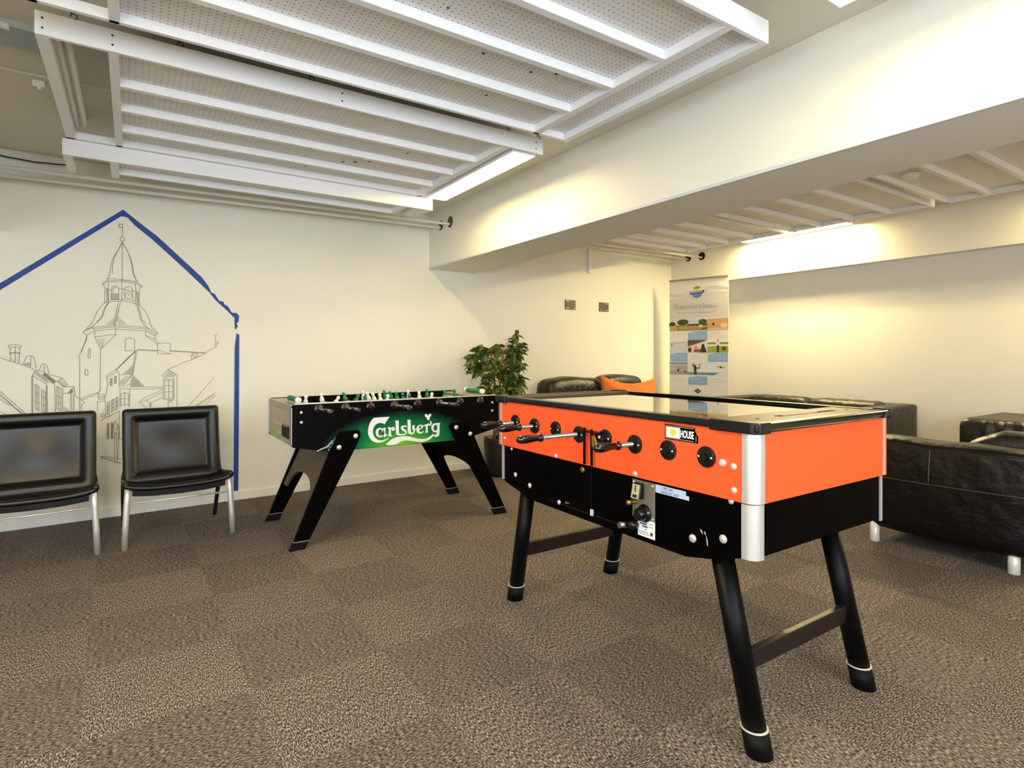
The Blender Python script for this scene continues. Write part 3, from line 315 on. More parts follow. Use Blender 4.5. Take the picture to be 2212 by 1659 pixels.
lw = MB(); lw.box(X0 - .15, Y0, -.05, X0, 5.6, .85); lw.box(X0 - .15, Y0, 2.35, X0, 5.6, 2.7); lw.box(X0 - .15, Y0, .85, X0, -1.2, 2.35); lw.box(X0 - .15, 1.6, .85, X0, 5.6, 2.35)
struct(lw.build('wall_left', wallm))
f = MB()
f.box(X0 - .1, -1.2, .85, X0 - .04, 1.6, .9).box(X0 - .1, -1.2, 2.3, X0 - .04, 1.6, 2.35).box(X0 - .1, -1.2, .9, X0 - .04, -1.15, 2.3).box(X0 - .1, 1.55, .9, X0 - .04, 1.6, 2.3).box(X0 - .1, .17, .9, X0 - .04, .23, 2.3)
struct(f.build('window_3', woodw))  # added unseen window, there to light the beam face and table fronts
# wall behind the camera with two window openings
wins = [(-2.2, .0), (.6, 2.3)]
b = MB(); yb0, yb1 = Y0 - .15, Y0
b.box(X0, yb0, -.05, X1, yb1, .85); b.box(X0, yb0, 2.35, X1, yb1, 2.7)
xs = [X0] + [q for w in wins for q in w] + [X1]
for i in range(0, len(xs), 2): b.box(xs[i], yb0, .85, xs[i + 1], yb1, 2.35)
struct(b.build('wall_front', wallm))
for i, (a0, a1) in enumerate(wins):
    f = MB(); t = .05
    f.box(a0, yb0 + .03, .85, a1, yb0 + .09, .85 + t).box(a0, yb0 + .03, 2.35 - t, a1, yb0 + .09, 2.35).box(a0, yb0 + .03, .85 + t, a0 + t, yb0 + .09, 2.35 - t).box(a1 - t, yb0 + .03, .85 + t, a1, yb0 + .09, 2.35 - t)
    f.box((a0 + a1) / 2 - .03, yb0 + .03, .85 + t, (a0 + a1) / 2 + .03, yb0 + .09, 2.35 - t)
    struct(f.build('window_%d' % (i + 1), woodw))
# main beam and its corner bead
bm_ = struct(MB().box(XB0, Y0, 2.107, XB1, wY(3.1) + .02, CZ + .02).build('beam', wallm))
struct(MB().box(XB0 - .002, Y0, 2.104, XB0 + .012, wY(XB0), 2.122).build('trim_1', mat('corner_bead_paint', '#d3d6dc', .5), bevel=.002))
struct(MB().box(-1.3, Y0, 2.07, -.765, wY(-.9) + .02, CZ + .02).build('beam', wallm))
struct(MB().box(XS, Y0, 2.187, X1 + .02, 5.62, CZ + .02).build('soffit', wallm))
# baseboards
struct(MB().prism([(s0, 0), (6.1, 0), (6.1, .062), (6.1, .07), (s0, .07)], wl(0, 0), WM, UP, WN * .014).build('baseboard_back', basem, bevel=.003))
struct(MB().box(X1 - .014, Y0, 0, X1, 5.5, .07).build('baseboard_right', basem, bevel=.003))
# ceiling boards left of the hanging frames: raised sheet and a lower grey strip
struct(MB().box(X0, 3.225, CZ - .03, -.30, 3.435, CZ).build('trim_2', mat('grey_ceiling_strip', '#aab4b4', .7)))
struct(MB().box(X0, 3.77, CZ - .012, .2, 5.2, CZ).build('trim_3', ceilm, bevel=.003))

# discs painted as the shade of holes in beam and soffit, then two pipes
shade = mat('shaded_hole', '#5f5646', .9)
soff = bpy.data.objects['soffit']
for pts, label, r in (([(-.763, 4.866, 2.428), (2.546, 4.934, 2.484), (6.45, 5.020, 2.537)], 'upper of two thin white heating pipes running below the ceiling along the mural wall', .055),
                      ([(-.763, 5.044, 2.415), (2.546, 5.133, 2.487), (6.45, 5.245, 2.543)], 'lower of two thin white heating pipes running below the ceiling along the mural wall', .048)):
    p = MB(); p.tube(pts, .0135, 10)
    a, b_, c_ = V(pts[0]), V(pts[1]), V(pts[2])
    for t in (.25, .55, .85): p.lathe([(.017, 0), (.017, .012)], a.lerp(b_, t), b_ - a, 10)
    for t in (.45, .78): p.lathe([(.017, 0), (.017, .012)], b_.lerp(c_, t), c_ - b_, 10)
    tag(p.build('heating_pipe', pipem), label, 'pipe', 'pipes along the mural wall')
    MB().lathe([(r, -.003), (r, .0015)], (XB0, pts[1][1] - .015, pts[1][2] + .018), (-1, 0, 0), 20).build('pipe_hole', shade, bm_)
    MB().lathe([(r, -.003), (r, .0015)], (XS, pts[2][1] + .0, pts[2][2] + .016), (-1, 0, 0), 20).build('pipe_hole', holem, soff)
for x, nm in ((-.272, 'left'), (-.232, 'right')):
    p = MB(); p.tube([(x, 2.98, 2.60), (x, 3.1, 2.585), (x, 4.2, 2.575), (x - .005, 4.24, 2.58), (x - .005, 4.26, 2.60), (x - .005, 4.26, 2.655)], .015, 10)
    tag(p.build('ceiling_pipe', pipem), 'white pipe in the left open bay of a ceiling frame, the %s of two' % nm, 'pipe', 'pipes in the ceiling bay')
p = MB().tube([(-1.2, 3.165, 2.60), (-.43, 3.17, 2.60)], .016, 10)
tag(p.build('ceiling_pipe', pipem), 'short white pipe stub under the ceiling in the top left corner', 'pipe')

cb = MB(); cb.tube([(-.76 + .37 * i / 12, 5.2 + .006 * math.sin(i * 1.3), 2.589 - .012 * math.sin(PI * i / 12)) for i in range(13)] + [(-.385, 5.2, 2.60), (-.38, 5.2, 2.655)], .005, 8)
tag(cb.build('ceiling_cable', mat('dark_cable', '#2a241e', .6)), 'dark cable sagging under the ceiling above the pipes at the left edge', 'cable')
bk = MB(); bk.box(-.43, 3.82, 2.615, -.38, 3.845, 2.643); bk.box(-.41, 3.826, 2.60, -.395, 3.838, 2.616)
tag(bk.build('ceiling_clip', whitep, bevel=.002), 'small white clip on the ceiling left of the frames', 'clip')
# ------------------------------------------------------------------ hanging ceiling frames
FZ = 2.50
def frame(label, x0, x1, near, joists, far, xc, tallfar=False, leftbay=None, strip=None, ymax=None, farext=None):
    t = thing('ceiling_frame', label, 'ceiling frame', (0, 0, FZ), 0, 'hanging ceiling frames')
    H = .042
    def brd(nm, x, y, X, Y, h, z=0): return MB().box(x, y, z, X, Y, z + h).build(nm, woodw, t, bevel=.0025)
    yl = ymax or far
    xl = leftbay if leftbay is not None else x0
    if near is not None: brd('border_board', x0, near - .02, x1, near, .095)
    if tallfar: brd('border_board', x0, far, x1, far + .02, .098)
    else: brd('border_board', x0, far - .024, x1 if strip is None else x1, far, H)
    for j in joists: brd('joist', xl, j, xc - .001, j + .036, H)
    n0 = near if near is not None else -1.2
    if strip is not None:
        brd('end_batten', xc, n0, xc + .045, yl - .001, H); brd('end_batten', x1 - .04, n0, x1, yl - .03, H)
    else: brd('end_batten', xc, n0, xc + .045, yl - .001, H)
    if leftbay is not None:
        e = farext or yl - .001
        brd('cross_batten', leftbay - .036, n0, leftbay, e, .05); brd('cross_batten', x0, n0, x0 + .045, e, .05)
    MB().box(xl, n0, 0, x1 if strip is not None else xc + .045, yl, .012).build('perforated_panel', perf, t, loc=(0, 0, H))
    return t
f1 = frame('near white timber ceiling frame with perforated panels, closest to the camera', -.33, 2.18, 1.40, [1.70, 2.02, 2.34], 2.69, 1.92, leftbay=-.04, strip=1)
f2 = frame('white timber ceiling frame with perforated panels and tall near board, beside the lit lamp over the green table', -.325, 2.185, 2.96, [3.30, 3.625, 3.955], 4.265, 1.90, leftbay=-.05, ymax=4.265, farext=4.265)
for x in (-.30, -.07, .9, 2.13):
    for z in (.028, .068): MB().lathe([(.0045, -.0005), (.0045, .001)], (x, 2.94, z), (0, -1, 0), 8).build('screw', mat('dark_screw', '#3c352e', .5, .5) if 'dark_screw' not in bpy.data.materials else bpy.data.materials['dark_screw'], f2)
f3 = thing('ceiling_frame', 'narrow low ceiling frame with a tall board running along the mural wall pipes', 'ceiling frame', (0, 0, 2.405), 0, 'hanging ceiling frames')
MB().box(-.345, 4.27, 0, 2.05, 4.292, .096).build('border_board', woodw, f3, bevel=.0025)
for x in (-.345, -.115): MB().box(x, 4.292, 0, x + .042, 4.655, .05).build('cross_batten', woodw, f3, bevel=.0025)
MB().box(-.073, 4.54, 0, 1.80, 4.565, .042).build('joist', woodw, f3, bevel=.0025)
MB().box(1.80, 4.293, 0, 1.835, 4.57, .042).build('end_batten', woodw, f3, bevel=.0025)
MB().box(1.93, 4.293, 0, 2.05, 4.55, .075).build('end_block', woodw, f3, bevel=.0025)
MB().box(-.073, 4.293, 0, 1.80, 4.565, .012).build('perforated_panel', perf, f3, loc=(0, 0, .042))
for x in (-.345, 2.05): MB().cyl((x + (.03 if x < 0 else -.03), 4.281, .09), (x + (.03 if x < 0 else -.03), 4.281, .25), .004, n=8).build('hanger', steel, f3)
for x, y in ((-.2, 2.95), (.18, 2.952), (.75, 2.951), (1.93, 2.953), (2.16, 2.952)):
    h = MB(); h.tube([(x, y, .09)] + [(x + .012 * math.sin(a), y - .002, .108 - .012 * math.cos(a)) for a in (0, 1, 2, 3, 4, 5)] + [(x, y + .01, .15)], .002, 6)
    plabel(h.build('hook', mat('dark_steel_wire', '#2e2822', .5, .7), f2), 'small dark wire hook')
dk = mat('dark_knot_hole', '#2b2019', .9)
def knots(fr, spots):
    k = MB()
    for x, y, r in spots: k.lathe([(r, 0), (r * .8, .0012)], (x, y, .0418), (0, 0, -1), 9)
    k.build('worn_hole', dk, fr)
knots(f1, [(1.28, 2.16, .008), (1.55, 2.18, .008), (1.66, 2.13, .008), (1.5, 2.5, .007), (1.0, 1.95, .006)])
knots(f2, [(1.0, 3.75, .009), (1.2, 3.9, .011), (1.27, 3.86, .013), (1.35, 3.8, .009), (.9, 4.1, .009), (1.0, 4.12, .009), (.75, 4.35, .009), (1.5, 3.5, .009), (1.95, 3.2, .008), (1.25, 4.3, .008)])
fa = frame('ceiling frame beyond the beam, farthest of three, by the banner corner', 3.25, 5.78, 3.45, [3.78, 4.1, 4.42], 4.74, 5.70)
fb = frame('ceiling frame beyond the beam, middle of three, with dark gap along its near board', 3.25, 5.78, 2.13, [2.43, 2.74, 3.05], 3.36, 5.70)
fc = frame('ceiling frame beyond the beam, nearest of three, carrying the smoke detector', 3.25, 5.76, None, [-.2, .12, .44, .76, 1.08, 1.40, 1.70], 2.01, 5.69)
sd = MB().lathe([(.055, 0), (.055, .012), (.045, .03), (.02, .042), (.0, .043)], (4.715, 1.87, FZ + .042), (0, 0, -1), 24)
tag(sd.build('smoke_detector', whitep), 'round white smoke detector under the nearest frame beyond the beam', 'smoke detector')

# ------------------------------------------------------------------ fluorescent lamps
def lamp(label, x0, x1, y0, y1, z, k='beam'):
    tubem, troughm = lampm[k]
    t = thing('fluorescent_lamp', label, 'ceiling lamp', ((x0 + x1) / 2, (y0 + y1) / 2, z), 0, 'fluorescent ceiling lamps')
    w, l = (x1 - x0) / 2, (y1 - y0) / 2
    h = MB(); h.box(-w, -l, .04, w, l, .05); h.box(-w, -l, 0, -w + .004, l, .04); h.box(w - .004, -l, 0, w, l, .04); h.box(-w + .004, -l, 0, w - .004, -l + .004, .04); h.box(-w + .004, l - .004, 0, w - .004, l, .04)
    h.build('housing', woodw, t)
    MB().box(-w + .005, -l + .005, .034, w - .005, l - .005, .038).build('reflector', troughm, t)
    plabel(MB().cyl((.02, -l + .01, .016), (.02, l - .15, .016), .015, n=12).build('tube', tubem, t), 'glowing white tube')
    e = MB(); e.cyl((.02, l - .15, .016), (.02, l - .12, .016), .012, n=10); e.box(.012, l - .135, .016, .028, l - .125, .036); e.build('lamp_holder', whitep, t)
    for sy in (-l * .6, l * .6): MB().cyl((0, sy, .05), (0, sy, CZ - z), .006, n=8).build('hanger', woodw, t)
    return t
lamp('lit fluorescent lamp beside the beam above the green table', 1.985, 2.155, 2.985, 4.255, 2.495)
lamp('lit fluorescent lamp cut by the top edge of the photo beside the beam', 1.985, 2.165, -.20, 1.09, 2.495, 'near')
lamp('fluorescent lamp lighting the soffit, hidden above frame edge beyond the beam, by the banner', 6.17, 6.33, 3.05, 4.30, 2.603, 'right')
lamp('fluorescent lamp lighting the soffit beyond the beam, at the right edge', 6.17, 6.33, .05, 1.30, 2.603, 'right')

lamp('added fluorescent lamp by the left beam, unseen, brightening the mural wall', -.70, -.53, .9, 2.15, 2.495, 'left')  # added out of view to lighten the mural wall and left floor

# ------------------------------------------------------------------ mural
mu = thing('wall_mural', 'town mural with church tower drawn in thin lines inside a blue house outline', 'mural', wl(-.3, 0, .001))
k = MB(); wd = .0018
for ln in MURAL:
    pts = [V((p[0], p[1])) for p in ln]
    for a, c in zip(pts, pts[1:]):
        d = c - a
        if d.length < 1e-4: continue
        d.normalize(); n = V((-d.y, d.x)) * wd; a2 = a - d * wd * .6; c2 = c + d * wd * .6
        k.add([wl(q.x, q.y, .002) - mu.location for q in (a2 - n, c2 - n, c2 + n, a2 + n)], [(0, 1, 2, 3)])
k.build('line_drawing', inkm, mu)
for i, bl in enumerate(BLUE):
    plabel(MB().flat([bl], wl(0, 0, .0012 + i * .0002) - mu.location, WM, UP).build('house_outline', bluem, mu), 'blue painted outline stripe')

# ------------------------------------------------------------------ small things on the far wall
for s, lab, mir in ((4.178, 'dark metal bracket plate on the far wall, left of two', 0), (4.752, 'dark metal bracket plate on the far wall, right of two', 1)):
    t = thing('wall_bracket', lab, 'bracket', wl(s, 1.838, 0), A, 'bracket plates')
    MB().box(-.082, -.012, -.058, .082, 0, .058).build('plate', greyp, t, bevel=.003)
    for dx, dz in ((-.06, .042), (-.03, .044), (.06, -.042), (-.06, -.044), (-.035, -.04)):
        MB().lathe([(.007, 0), (.006, .003)], ((-dx if mir else dx), -.012, dz), (0, -1, 0), 10).build('screw', screwm, t)
t = MB().box(-.025, -.03, 2.25, .025, 0, 2.56)
tag(t.build('cable_trunking', woodw, loc=wl(4.49, 0, 0), rot=(0, 0, A), bevel=.003), 'white vertical cable trunking on far wall above the bracket plates', 'trunking')

# ------------------------------------------------------------------ roll-up banner
BL, BR = V((6.04, 5.27, 0)), V((6.225, 4.487, 0)); BU = (BR - BL); BW = BU.length; BU.normalize(); BN = BU.cross(UP) * 1.0
if BN.x > 0: BN = -BN
bn = thing('rollup_banner', 'tall white roll-up banner with beach photos standing in the corner', 'banner', (BL + BR) / 2)
bo = -BU * BW / 2
def bp(u, z, e=.0): return bo + BU * (u * BW) + UP * z + BN * e
MB().prism([(0, .06), (BW, .06), (BW, 2.215), (0, 2.215)], bo, BU, UP, -BN * .004).build('banner_sheet', mat('banner_vinyl', '#eee9e2', .5), bn)
MB().box(-BW / 2, -.012, 2.205, BW / 2, .012, 2.228).build('top_rail', mat('rail_grey', '#a89f8c', .4, .4), bn, rot=(0, 0, math.atan2(BU.y, BU.x)), bevel=.003)
MB().box(-BW / 2, -.05, 0, BW / 2, .05, .07).build('base_cassette', alum, bn, rot=(0, 0, math.atan2(BU.y, BU.x)), bevel=.01)
MB().cyl(bp(.5, .06, -.02), bp(.5, 2.21, -.02), .01).build('support_pole', alum, bn)
cm = {}
def cmat(h):
    if h not in cm: cm[h] = mat('print_' + h[1:], h, .5)
    return cm[h]
def printed(name, shapes, lab=None):
    hs = []; q = MB()
    for i, (h, pts) in enumerate(shapes):
        if h not in hs: hs.append(h)
        q.flat([[(u * BW, z) for u, z in pts]], bo + BN * (.001 + .0004 * i), BU, UP, hs.index(h))
    o = q.build(name, [cmat(h) for h in hs], bn)
    if lab: o['label'] = lab
    return o
def R(u0, z0, u1, z1): return [(u0, z0), (u1, z0), (u1, z1), (u0, z1)]
def E(u, z, ru, rz, n=14): return [(u + ru * math.cos(2 * PI * i / n), z + rz * math.sin(2 * PI * i / n)) for i in range(n)]
sw = [(0, 1.70), (1, 1.71), (1, 2.03)] + [(1 - i / 20, 2.0 + .035 * math.sin(i / 20 * 5.2 + .3)) for i in range(1, 20)] + [(0, 1.96)]
printed('wave_print', [('#d4cfcb', sw)] + [('#bfc3c8', [(i / 20, z0 + .04 * math.sin(i / 20 * 5.5 + ph)) for i in range(21)] + [(1 - i / 20, z0 - .006 + .04 * math.sin((1 - i / 20) * 5.5 + ph)) for i in range(21)]) for z0, ph in ((2.05, 3.6), (2.03, 3.3), (2.07, 3.9))])
printed('round_logo', [('#f2f2ee', E(.485, 2.042, .1, .08)), ('#4f86b8', [(.485 + .093 * math.cos(a), 2.04 + .075 * math.sin(a)) for a in [PI + i * PI / 12 for i in range(13)]]), ('#8aa03a', [(.485 + .085 * math.cos(a), 2.05 + .07 * math.sin(a)) for a in [.5 + i * (PI - 1) / 12 for i in range(13)]]), ('#f0eee0', E(.42, 2.07, .03, .02)), ('#f0eee0', E(.56, 2.07, .03, .02)), ('#e0c93c', E(.485, 2.075, .025, .018)), ('#1c1a1a', [(.365, 2.015), (.605, 2.03), (.605, 2.062), (.365, 2.047)])] + [('#e8e8e4', [(.385 + k * .026, 2.027 + k * .0016), (.385 + k * .026 + .017, 2.028 + k * .0016), (.385 + k * .026 + .017, 2.043 + k * .0016), (.385 + k * .026, 2.042 + k * .0016)]) for k in range(8)])
U3 = (.0, .325, .66, 1.0)
printed('beach_photo', [('#cfd6dc', R(0, 1.545, U3[1], 1.69)), ('#3b4420', E(.05, 1.63, .06, .035)), ('#38421f', E(.24, 1.655, .1, .04)), ('#7d7a26', R(.0, 1.545, U3[1], 1.615)), ('#c79a55', [(0, 1.545), (.14, 1.545), (.12, 1.62), (.0, 1.6)]), ('#a59b2e', E(.24, 1.58, .09, .03))])
printed('beach_photo', [('#c9d3dd', R(U3[1], 1.545, U3[2], 1.69)), ('#47502a', E(.58, 1.655, .075, .035)), ('#4e5128', R(U3[1], 1.6, U3[2], 1.63)), ('#b9873f', R(U3[1], 1.545, U3[2], 1.605)), ('#e8dcc0', E(.55, 1.6, .035, .015)), ('#5c4420', [(.56, 1.555), (.66, 1.565), (.66, 1.58), (.56, 1.57)]), ('#8d8a3a', R(U3[1], 1.545, U3[2], 1.555))])
printed('sunset_photo', [('#cba272', R(U3[2], 1.545, 1, 1.69)), ('#e7c794', E(.93, 1.60, .06, .03)), ('#d8b27f', R(U3[2], 1.545, 1, 1.57)), ('#3a2f28', [(.73, 1.605), (.78, 1.605), (.765, 1.64), (.745, 1.63)])])
def textbox(u0, z0, u1, z1, bg, ink):
    sh = [(bg, [(u0, z0), (u1, z0), (u1, z1 - .0), (u0 + (u1 - u0) * .5, z1 + .002), (u0, z1 - .018)])] if bg else []
    sh += [(ink, R(u0 + .05, z1 - .035, u0 + .05 + (u1 - u0) * .5, z1 - .028))]
    for k in range(3):
        sh.append((ink, R(u0 + .03, z1 - .055 - k * .014, u0 + (u1 - u0) * .47, z1 - .052 - k * .014))); sh.append((ink, R(u0 + (u1 - u0) * .53, z1 - .055 - k * .014, u1 - .03, z1 - .052 - k * .014)))
    printed('caption_box', sh)
for (u0, u1, z0, z1, bl) in ((U3[0], U3[1], 1.43, 1.53, 0), (U3[1] + .01, U3[2], 1.425, 1.53, 1), (U3[2], 1, 1.43, 1.53, 0), (0.01, U3[1] - .005, 1.135, 1.25, 1), (U3[1], U3[2], 1.135, 1.24, 0), (U3[2] + .01, .99, 1.135, 1.25, 1), (0, U3[1], .84, .95, 0), (U3[1] + .01, U3[2], .835, .945, 1), (U3[2], 1, .84, .95, 0)):
    textbox(u0, z0, u1, z1, '#8fb0d6' if bl else None, '#c5d6ea' if bl else '#d9cdb8')
printed('sea_photo', [('#d5d5d2', R(0, 1.25, U3[1], 1.40)), ('#c0c6cc', [(0, 1.38), (U3[1], 1.40), (U3[1], 1.385), (0, 1.37)]), ('#4b4640', R(.035, 1.345, .05, 1.375))])
printed('cafe_photo', [('#e6e0da', R(U3[1], 1.255, U3[2], 1.42)), ('#5b4636', [(U3[1], 1.36), (.62, 1.42), (U3[1], 1.42)]), ('#6d5848', [(U3[1], 1.33), (.66, 1.415), (.6, 1.42), (U3[1], 1.36)]), ('#2c2420', E(.585, 1.345, .025, .022)), ('#3a302a', [(.53, 1.255), (.65, 1.255), (.62, 1.33), (.56, 1.33)]), ('#9a4f45', R(.43, 1.262, .54, 1.298)), ('#40342c', E(.36, 1.29, .03, .035)), ('#c9a089', E(.47, 1.32, .03, .02))])
printed('field_photo', [('#f0ede4', R(U3[2], 1.255, 1, 1.415)), ('#8c8f2c', R(U3[2], 1.36, 1, 1.385)), ('#9aa83a', R(U3[2], 1.255, 1, 1.335)), ('#e2dfd0', E(.83, 1.375, .035, .03)), ('#b78f6e', E(.83, 1.41, .015, .013)), ('#3c3326', R(.815, 1.26, .85, 1.345)), ('#54512a', R(.9, 1.28, .96, 1.33))])
printed('bathing_photo', [('#b9bcbc', R(0, .965, U3[1], 1.12)), ('#3a4148', R(0, 1.112, U3[1], 1.122)), ('#a9a196', R(0, .965, U3[1], 1.01)), ('#c49675', E(.18, 1.05, .05, .025)), ('#3a3a3c', R(.14, 1.0, .17, 1.035)), ('#c99a78', E(.28, 1.05, .025, .035)), ('#7a5642', R(.265, .985, .295, 1.02))])
printed('diver_photo', [('#e4e4e2', R(U3[1], .965, U3[2], 1.12)), ('#8a9299', R(U3[1], .965, U3[2], 1.0)), ('#3a3028', E(.45, 1.08, .018, .016)), ('#41362c', [(.435, .965), (.48, .965), (.475, 1.07), (.43, 1.07)]), ('#41362c', [(.43, 1.06), (.395, 1.09), (.44, 1.118), (.45, 1.11), (.415, 1.088), (.45, 1.065)]), ('#41362c', [(.47, 1.05), (.53, 1.045), (.54, 1.11), (.53, 1.11), (.52, 1.058), (.47, 1.063)])])
printed('jump_photo', [('#e8e6e0', R(U3[2], .965, 1, 1.12)), ('#5b83ac', [(U3[2], .965), (.76, .965), (.86, .998), (U3[2], .998)]), ('#2a2624', [(.82, 1.075), (.85, 1.07), (.88, 1.055), (.95, 1.065), (.94, 1.07), (.9, 1.063), (.88, 1.085), (.87, 1.082), (.87, 1.07), (.82, 1.085)])])
printed('diamond_logo', [('#2e332c', [(.43, .755), (.5, .72), (.56, .752), (.5, .79)]), ('#c9c8a8', R(.455, .753, .54, .758)), ('#c9c8a8', R(.47, .742, .53, .746)), ('#8a9a3a', [(.48, .77), (.52, .77), (.5, .782)])])
text('banner_title', 'Vi anbefaler i Øravet...', cmat('#6a6560'), bn, bp(.067, 1.845, .003), BU, UP, .088, .80, .35, align='LEFT')
text('banner_title', 'Vi anbefaler i Øravet...', cmat('#f4f0ea'), bn, bp(.062, 1.849, .0045), BU, UP, .088, .80, .35, align='LEFT')
printed('subtitle_line', [('#c3bbb0', R(.14 + k * .075, 1.772, .14 + k * .075 + .055, 1.786)) for k in range(9)])

# ------------------------------------------------------------------ lounge chairs by the mural
def chair(label, loc, rz):
    t = thing('lounge_chair', label, 'chair', loc, rz, 'black leather chairs under the mural')
    W = .297
    # back: leather shell with a raised border and a recessed middle
    n, mm = 48, 40; vs = []; fs = []
    b0, b1 = V((0, .375, .335)), V((0, .50, .838)); up = (b1 - b0); H = up.length; up.normalize(); nr = V((0, -up.z, up.y))
    def prof(d):
        if d < .012: return .012 * math.sin(PI / 2 * d / .012)
        if d < .022: return .012 - .006 * math.sin(PI * (d - .012) / .01)
        if d < .045: return .012
        if d < .085: return .012 - .026 * (.5 - .5 * math.cos(PI * (d - .045) / .04))
        return -.014
    for i in range(n + 1):
        for j in range(mm + 1):
            x = -W + 2 * W * i / n; h = H * j / mm
            dx = min(i, n - i) / n * 2 * W; dz = min(h, H - h) if j > mm / 2 else min(h * 1.0, H)
            d = min(dx, dz)
            cx = max(abs(x) - (W - .02), 0); cz = max(h - (H - .02), 0)
            if cx > 0 and cz > 0:
                L = math.hypot(cx, cz)
                if L > .02: k = .02 / L; x = math.copysign(W - .02 + cx * k, x); h = H - .02 + cz * k
            curve = .022 * math.sin(PI * j / mm) - (.012 * math.sin(PI * min(1, max(0, (dx - .085) / (W - .085))) / 2) ** 2 * math.sin(PI * min(1, max(0, (min(h, H - h) - .085) / (H / 2 - .085))) / 2) ** 2 if d > .085 else 0)
            vs.append(b0 + V((x, 0, 0)) + up * h + nr * (prof(d) - curve))
    fs = [(i * (mm + 1) + j, (i + 1) * (mm + 1) + j, (i + 1) * (mm + 1) + j + 1, i * (mm + 1) + j + 1) for i in range(n) for j in range(mm)]
    MB().add(vs, fs, 0, True).build('backrest', leatherb, t, solid=.016)
    # seat: sling that dips in the middle, rolled front edge
    vs = []; nn, m2 = 36, 22
    for i in range(nn + 1):
        for j in range(m2 + 1):
            u = -1 + 2 * i / nn; v = j / m2
            z = .412 - .055 * v + .0 * u; dip = (1 - abs(u) ** 3) * (.024 + .035 * math.sin(PI * min(1, v * 1.05)))
            y = -.012 + v * .40
            if v < .06: z -= .03 * (1 - v / .06) ** 2
            if abs(u) > .93: z += .012 * (abs(u) - .93) / .07
            vs.append((u * (W + .012), y, z - dip))
    MB().add(vs, [(i * (m2 + 1) + j, (i + 1) * (m2 + 1) + j, (i + 1) * (m2 + 1) + j + 1, i * (m2 + 1) + j + 1) for i in range(nn) for j in range(m2)], 0, True).build('seat', leatherb, t, solid=.022)
    ap = MB()
    ap.prism([(-W + .03, 0), (W - .03, 0), (W - .03, -.055), (W * .5, -.068), (0, -.072), (-W * .5, -.068), (-W + .03, -.055)], (0, .0, .385), (1, 0, 0), (0, 0, 1), (0, .02, 0))
    ap.build('seat_apron', leatherb, t, bevel=.004)
    for sx in (-1, 1):
        e = MB(); e.rbox((sx * (W + .004), .03, .405), (.017, .045, .016), .012, 3); e.build('corner_cap', leatherb, t)
        rail = MB(); rail.tube([(sx * W, .03, .39), (sx * W, .2, .372), (sx * W, .40, .34)], .013, 8); rail.build('side_rail', blackm, t)
        fl = MB(); fl.tube([(sx * (W - .008), .01, .40), (sx * (W - .002), .0, .30), (sx * (W + .006), -.006, .15), (sx * (W + .012), -.01, 0)], [.017, .018, .018, .017], 12, flat=.8); fl.build('leg', alum, t)
        rl = MB(); rl.tube([(sx * (W - .004), .405, .43), (sx * (W + .0), .412, .38), (sx * W, .45, .27), (sx * (W - .008), .575, 0)], [.010, .014, .015, .014], 10); rl.build('leg', mat('shaded_aluminium_leg', '#3b342c', .4, .5) if sx < 0 and not bpy.data.materials.get('shaded_aluminium_leg') else bpy.data.materials['shaded_aluminium_leg'], t)  # rear legs are aluminium too, darkened to paint in their shadow
    MB().cyl((-W, .004, .285), (W, .004, .285), .006, n=10).build('crossbar', alum, t)
    MB().cyl((-W, .43, .315), (W, .43, .315), .006, n=10).build('crossbar', alum, t)
    return t
c2 = chair('black leather lounge chair nearer the green table, its right front leg by the blue stripe', (.266, 4.345, 0), .05)
dup(c2, (-.488, 4.335, 0), .04, 'black leather lounge chair cut off by the left edge of the photo')
C_END = 1
# ------------------------------------------------------------------ green and black football table
ft = thing('football_table', 'black and green beer-branded football table standing by the mural wall', 'football table', (1.6, 4.13, 0))
FO = V((1.6, 4.13, 0))
def fpart(mb, name, m, par=None, **k):
    mb.v = [tuple(V(p) - FO) for p in mb.v]
    return mb.build(name, m, par or ft, **k)
FX0, FX1, FY0, FY1, FT = .83, 2.365, 3.76, 4.495, .912
prof = [(FX0 + .012, .638), (1.075, .592), (2.06, .592), (FX1 - .012, .66), (FX1, .672), (FX1, FT - .02), (FX1 - .02, FT + .003), (FX0 + .02, FT - .003), (FX0, FT - .022), (FX0, .652)]
pn = MB().prism(prof, (0, FY0, 0), (1, 0, 0), UP, (0, .03, 0)).build('side_panel', art, ft, bevel=.004); pn.location = -FO
pf = MB().prism(prof, (0, FY1 - .03, 0), (1, 0, 0), UP, (0, .03, 0)).build('side_panel', art, ft, bevel=.004); pf.location = -FO
e1 = MB().box(FX0 + .006, FY0 + .03, .645, FX0 + .03, FY1 - .03, FT - .012).build('end_panel', endm, ft); e1.location = -FO
e2 = MB().box(FX1 - .03, FY0 + .03, .665, FX1 - .006, FY1 - .03, FT - .012).build('end_panel', blackp, ft); e2.location = -FO
fpart(MB().box(FX0 + .002, FY0 + .028, FT - .05, FX0 + .12, FY1 - .028, FT - .006), 'end_deck', foosend, bevel=.004)
fpart(MB().box(FX1 - .12, FY0 + .028, FT - .05, FX1 - .002, FY1 - .028, FT - .006), 'end_deck', foosend, bevel=.004)
fpart(MB().box(FX0 + .03, FY0 + .03, .74, FX1 - .03, FY1 - .03, .755), 'playfield', mat('green_playfield', '#1d6b45', .5))
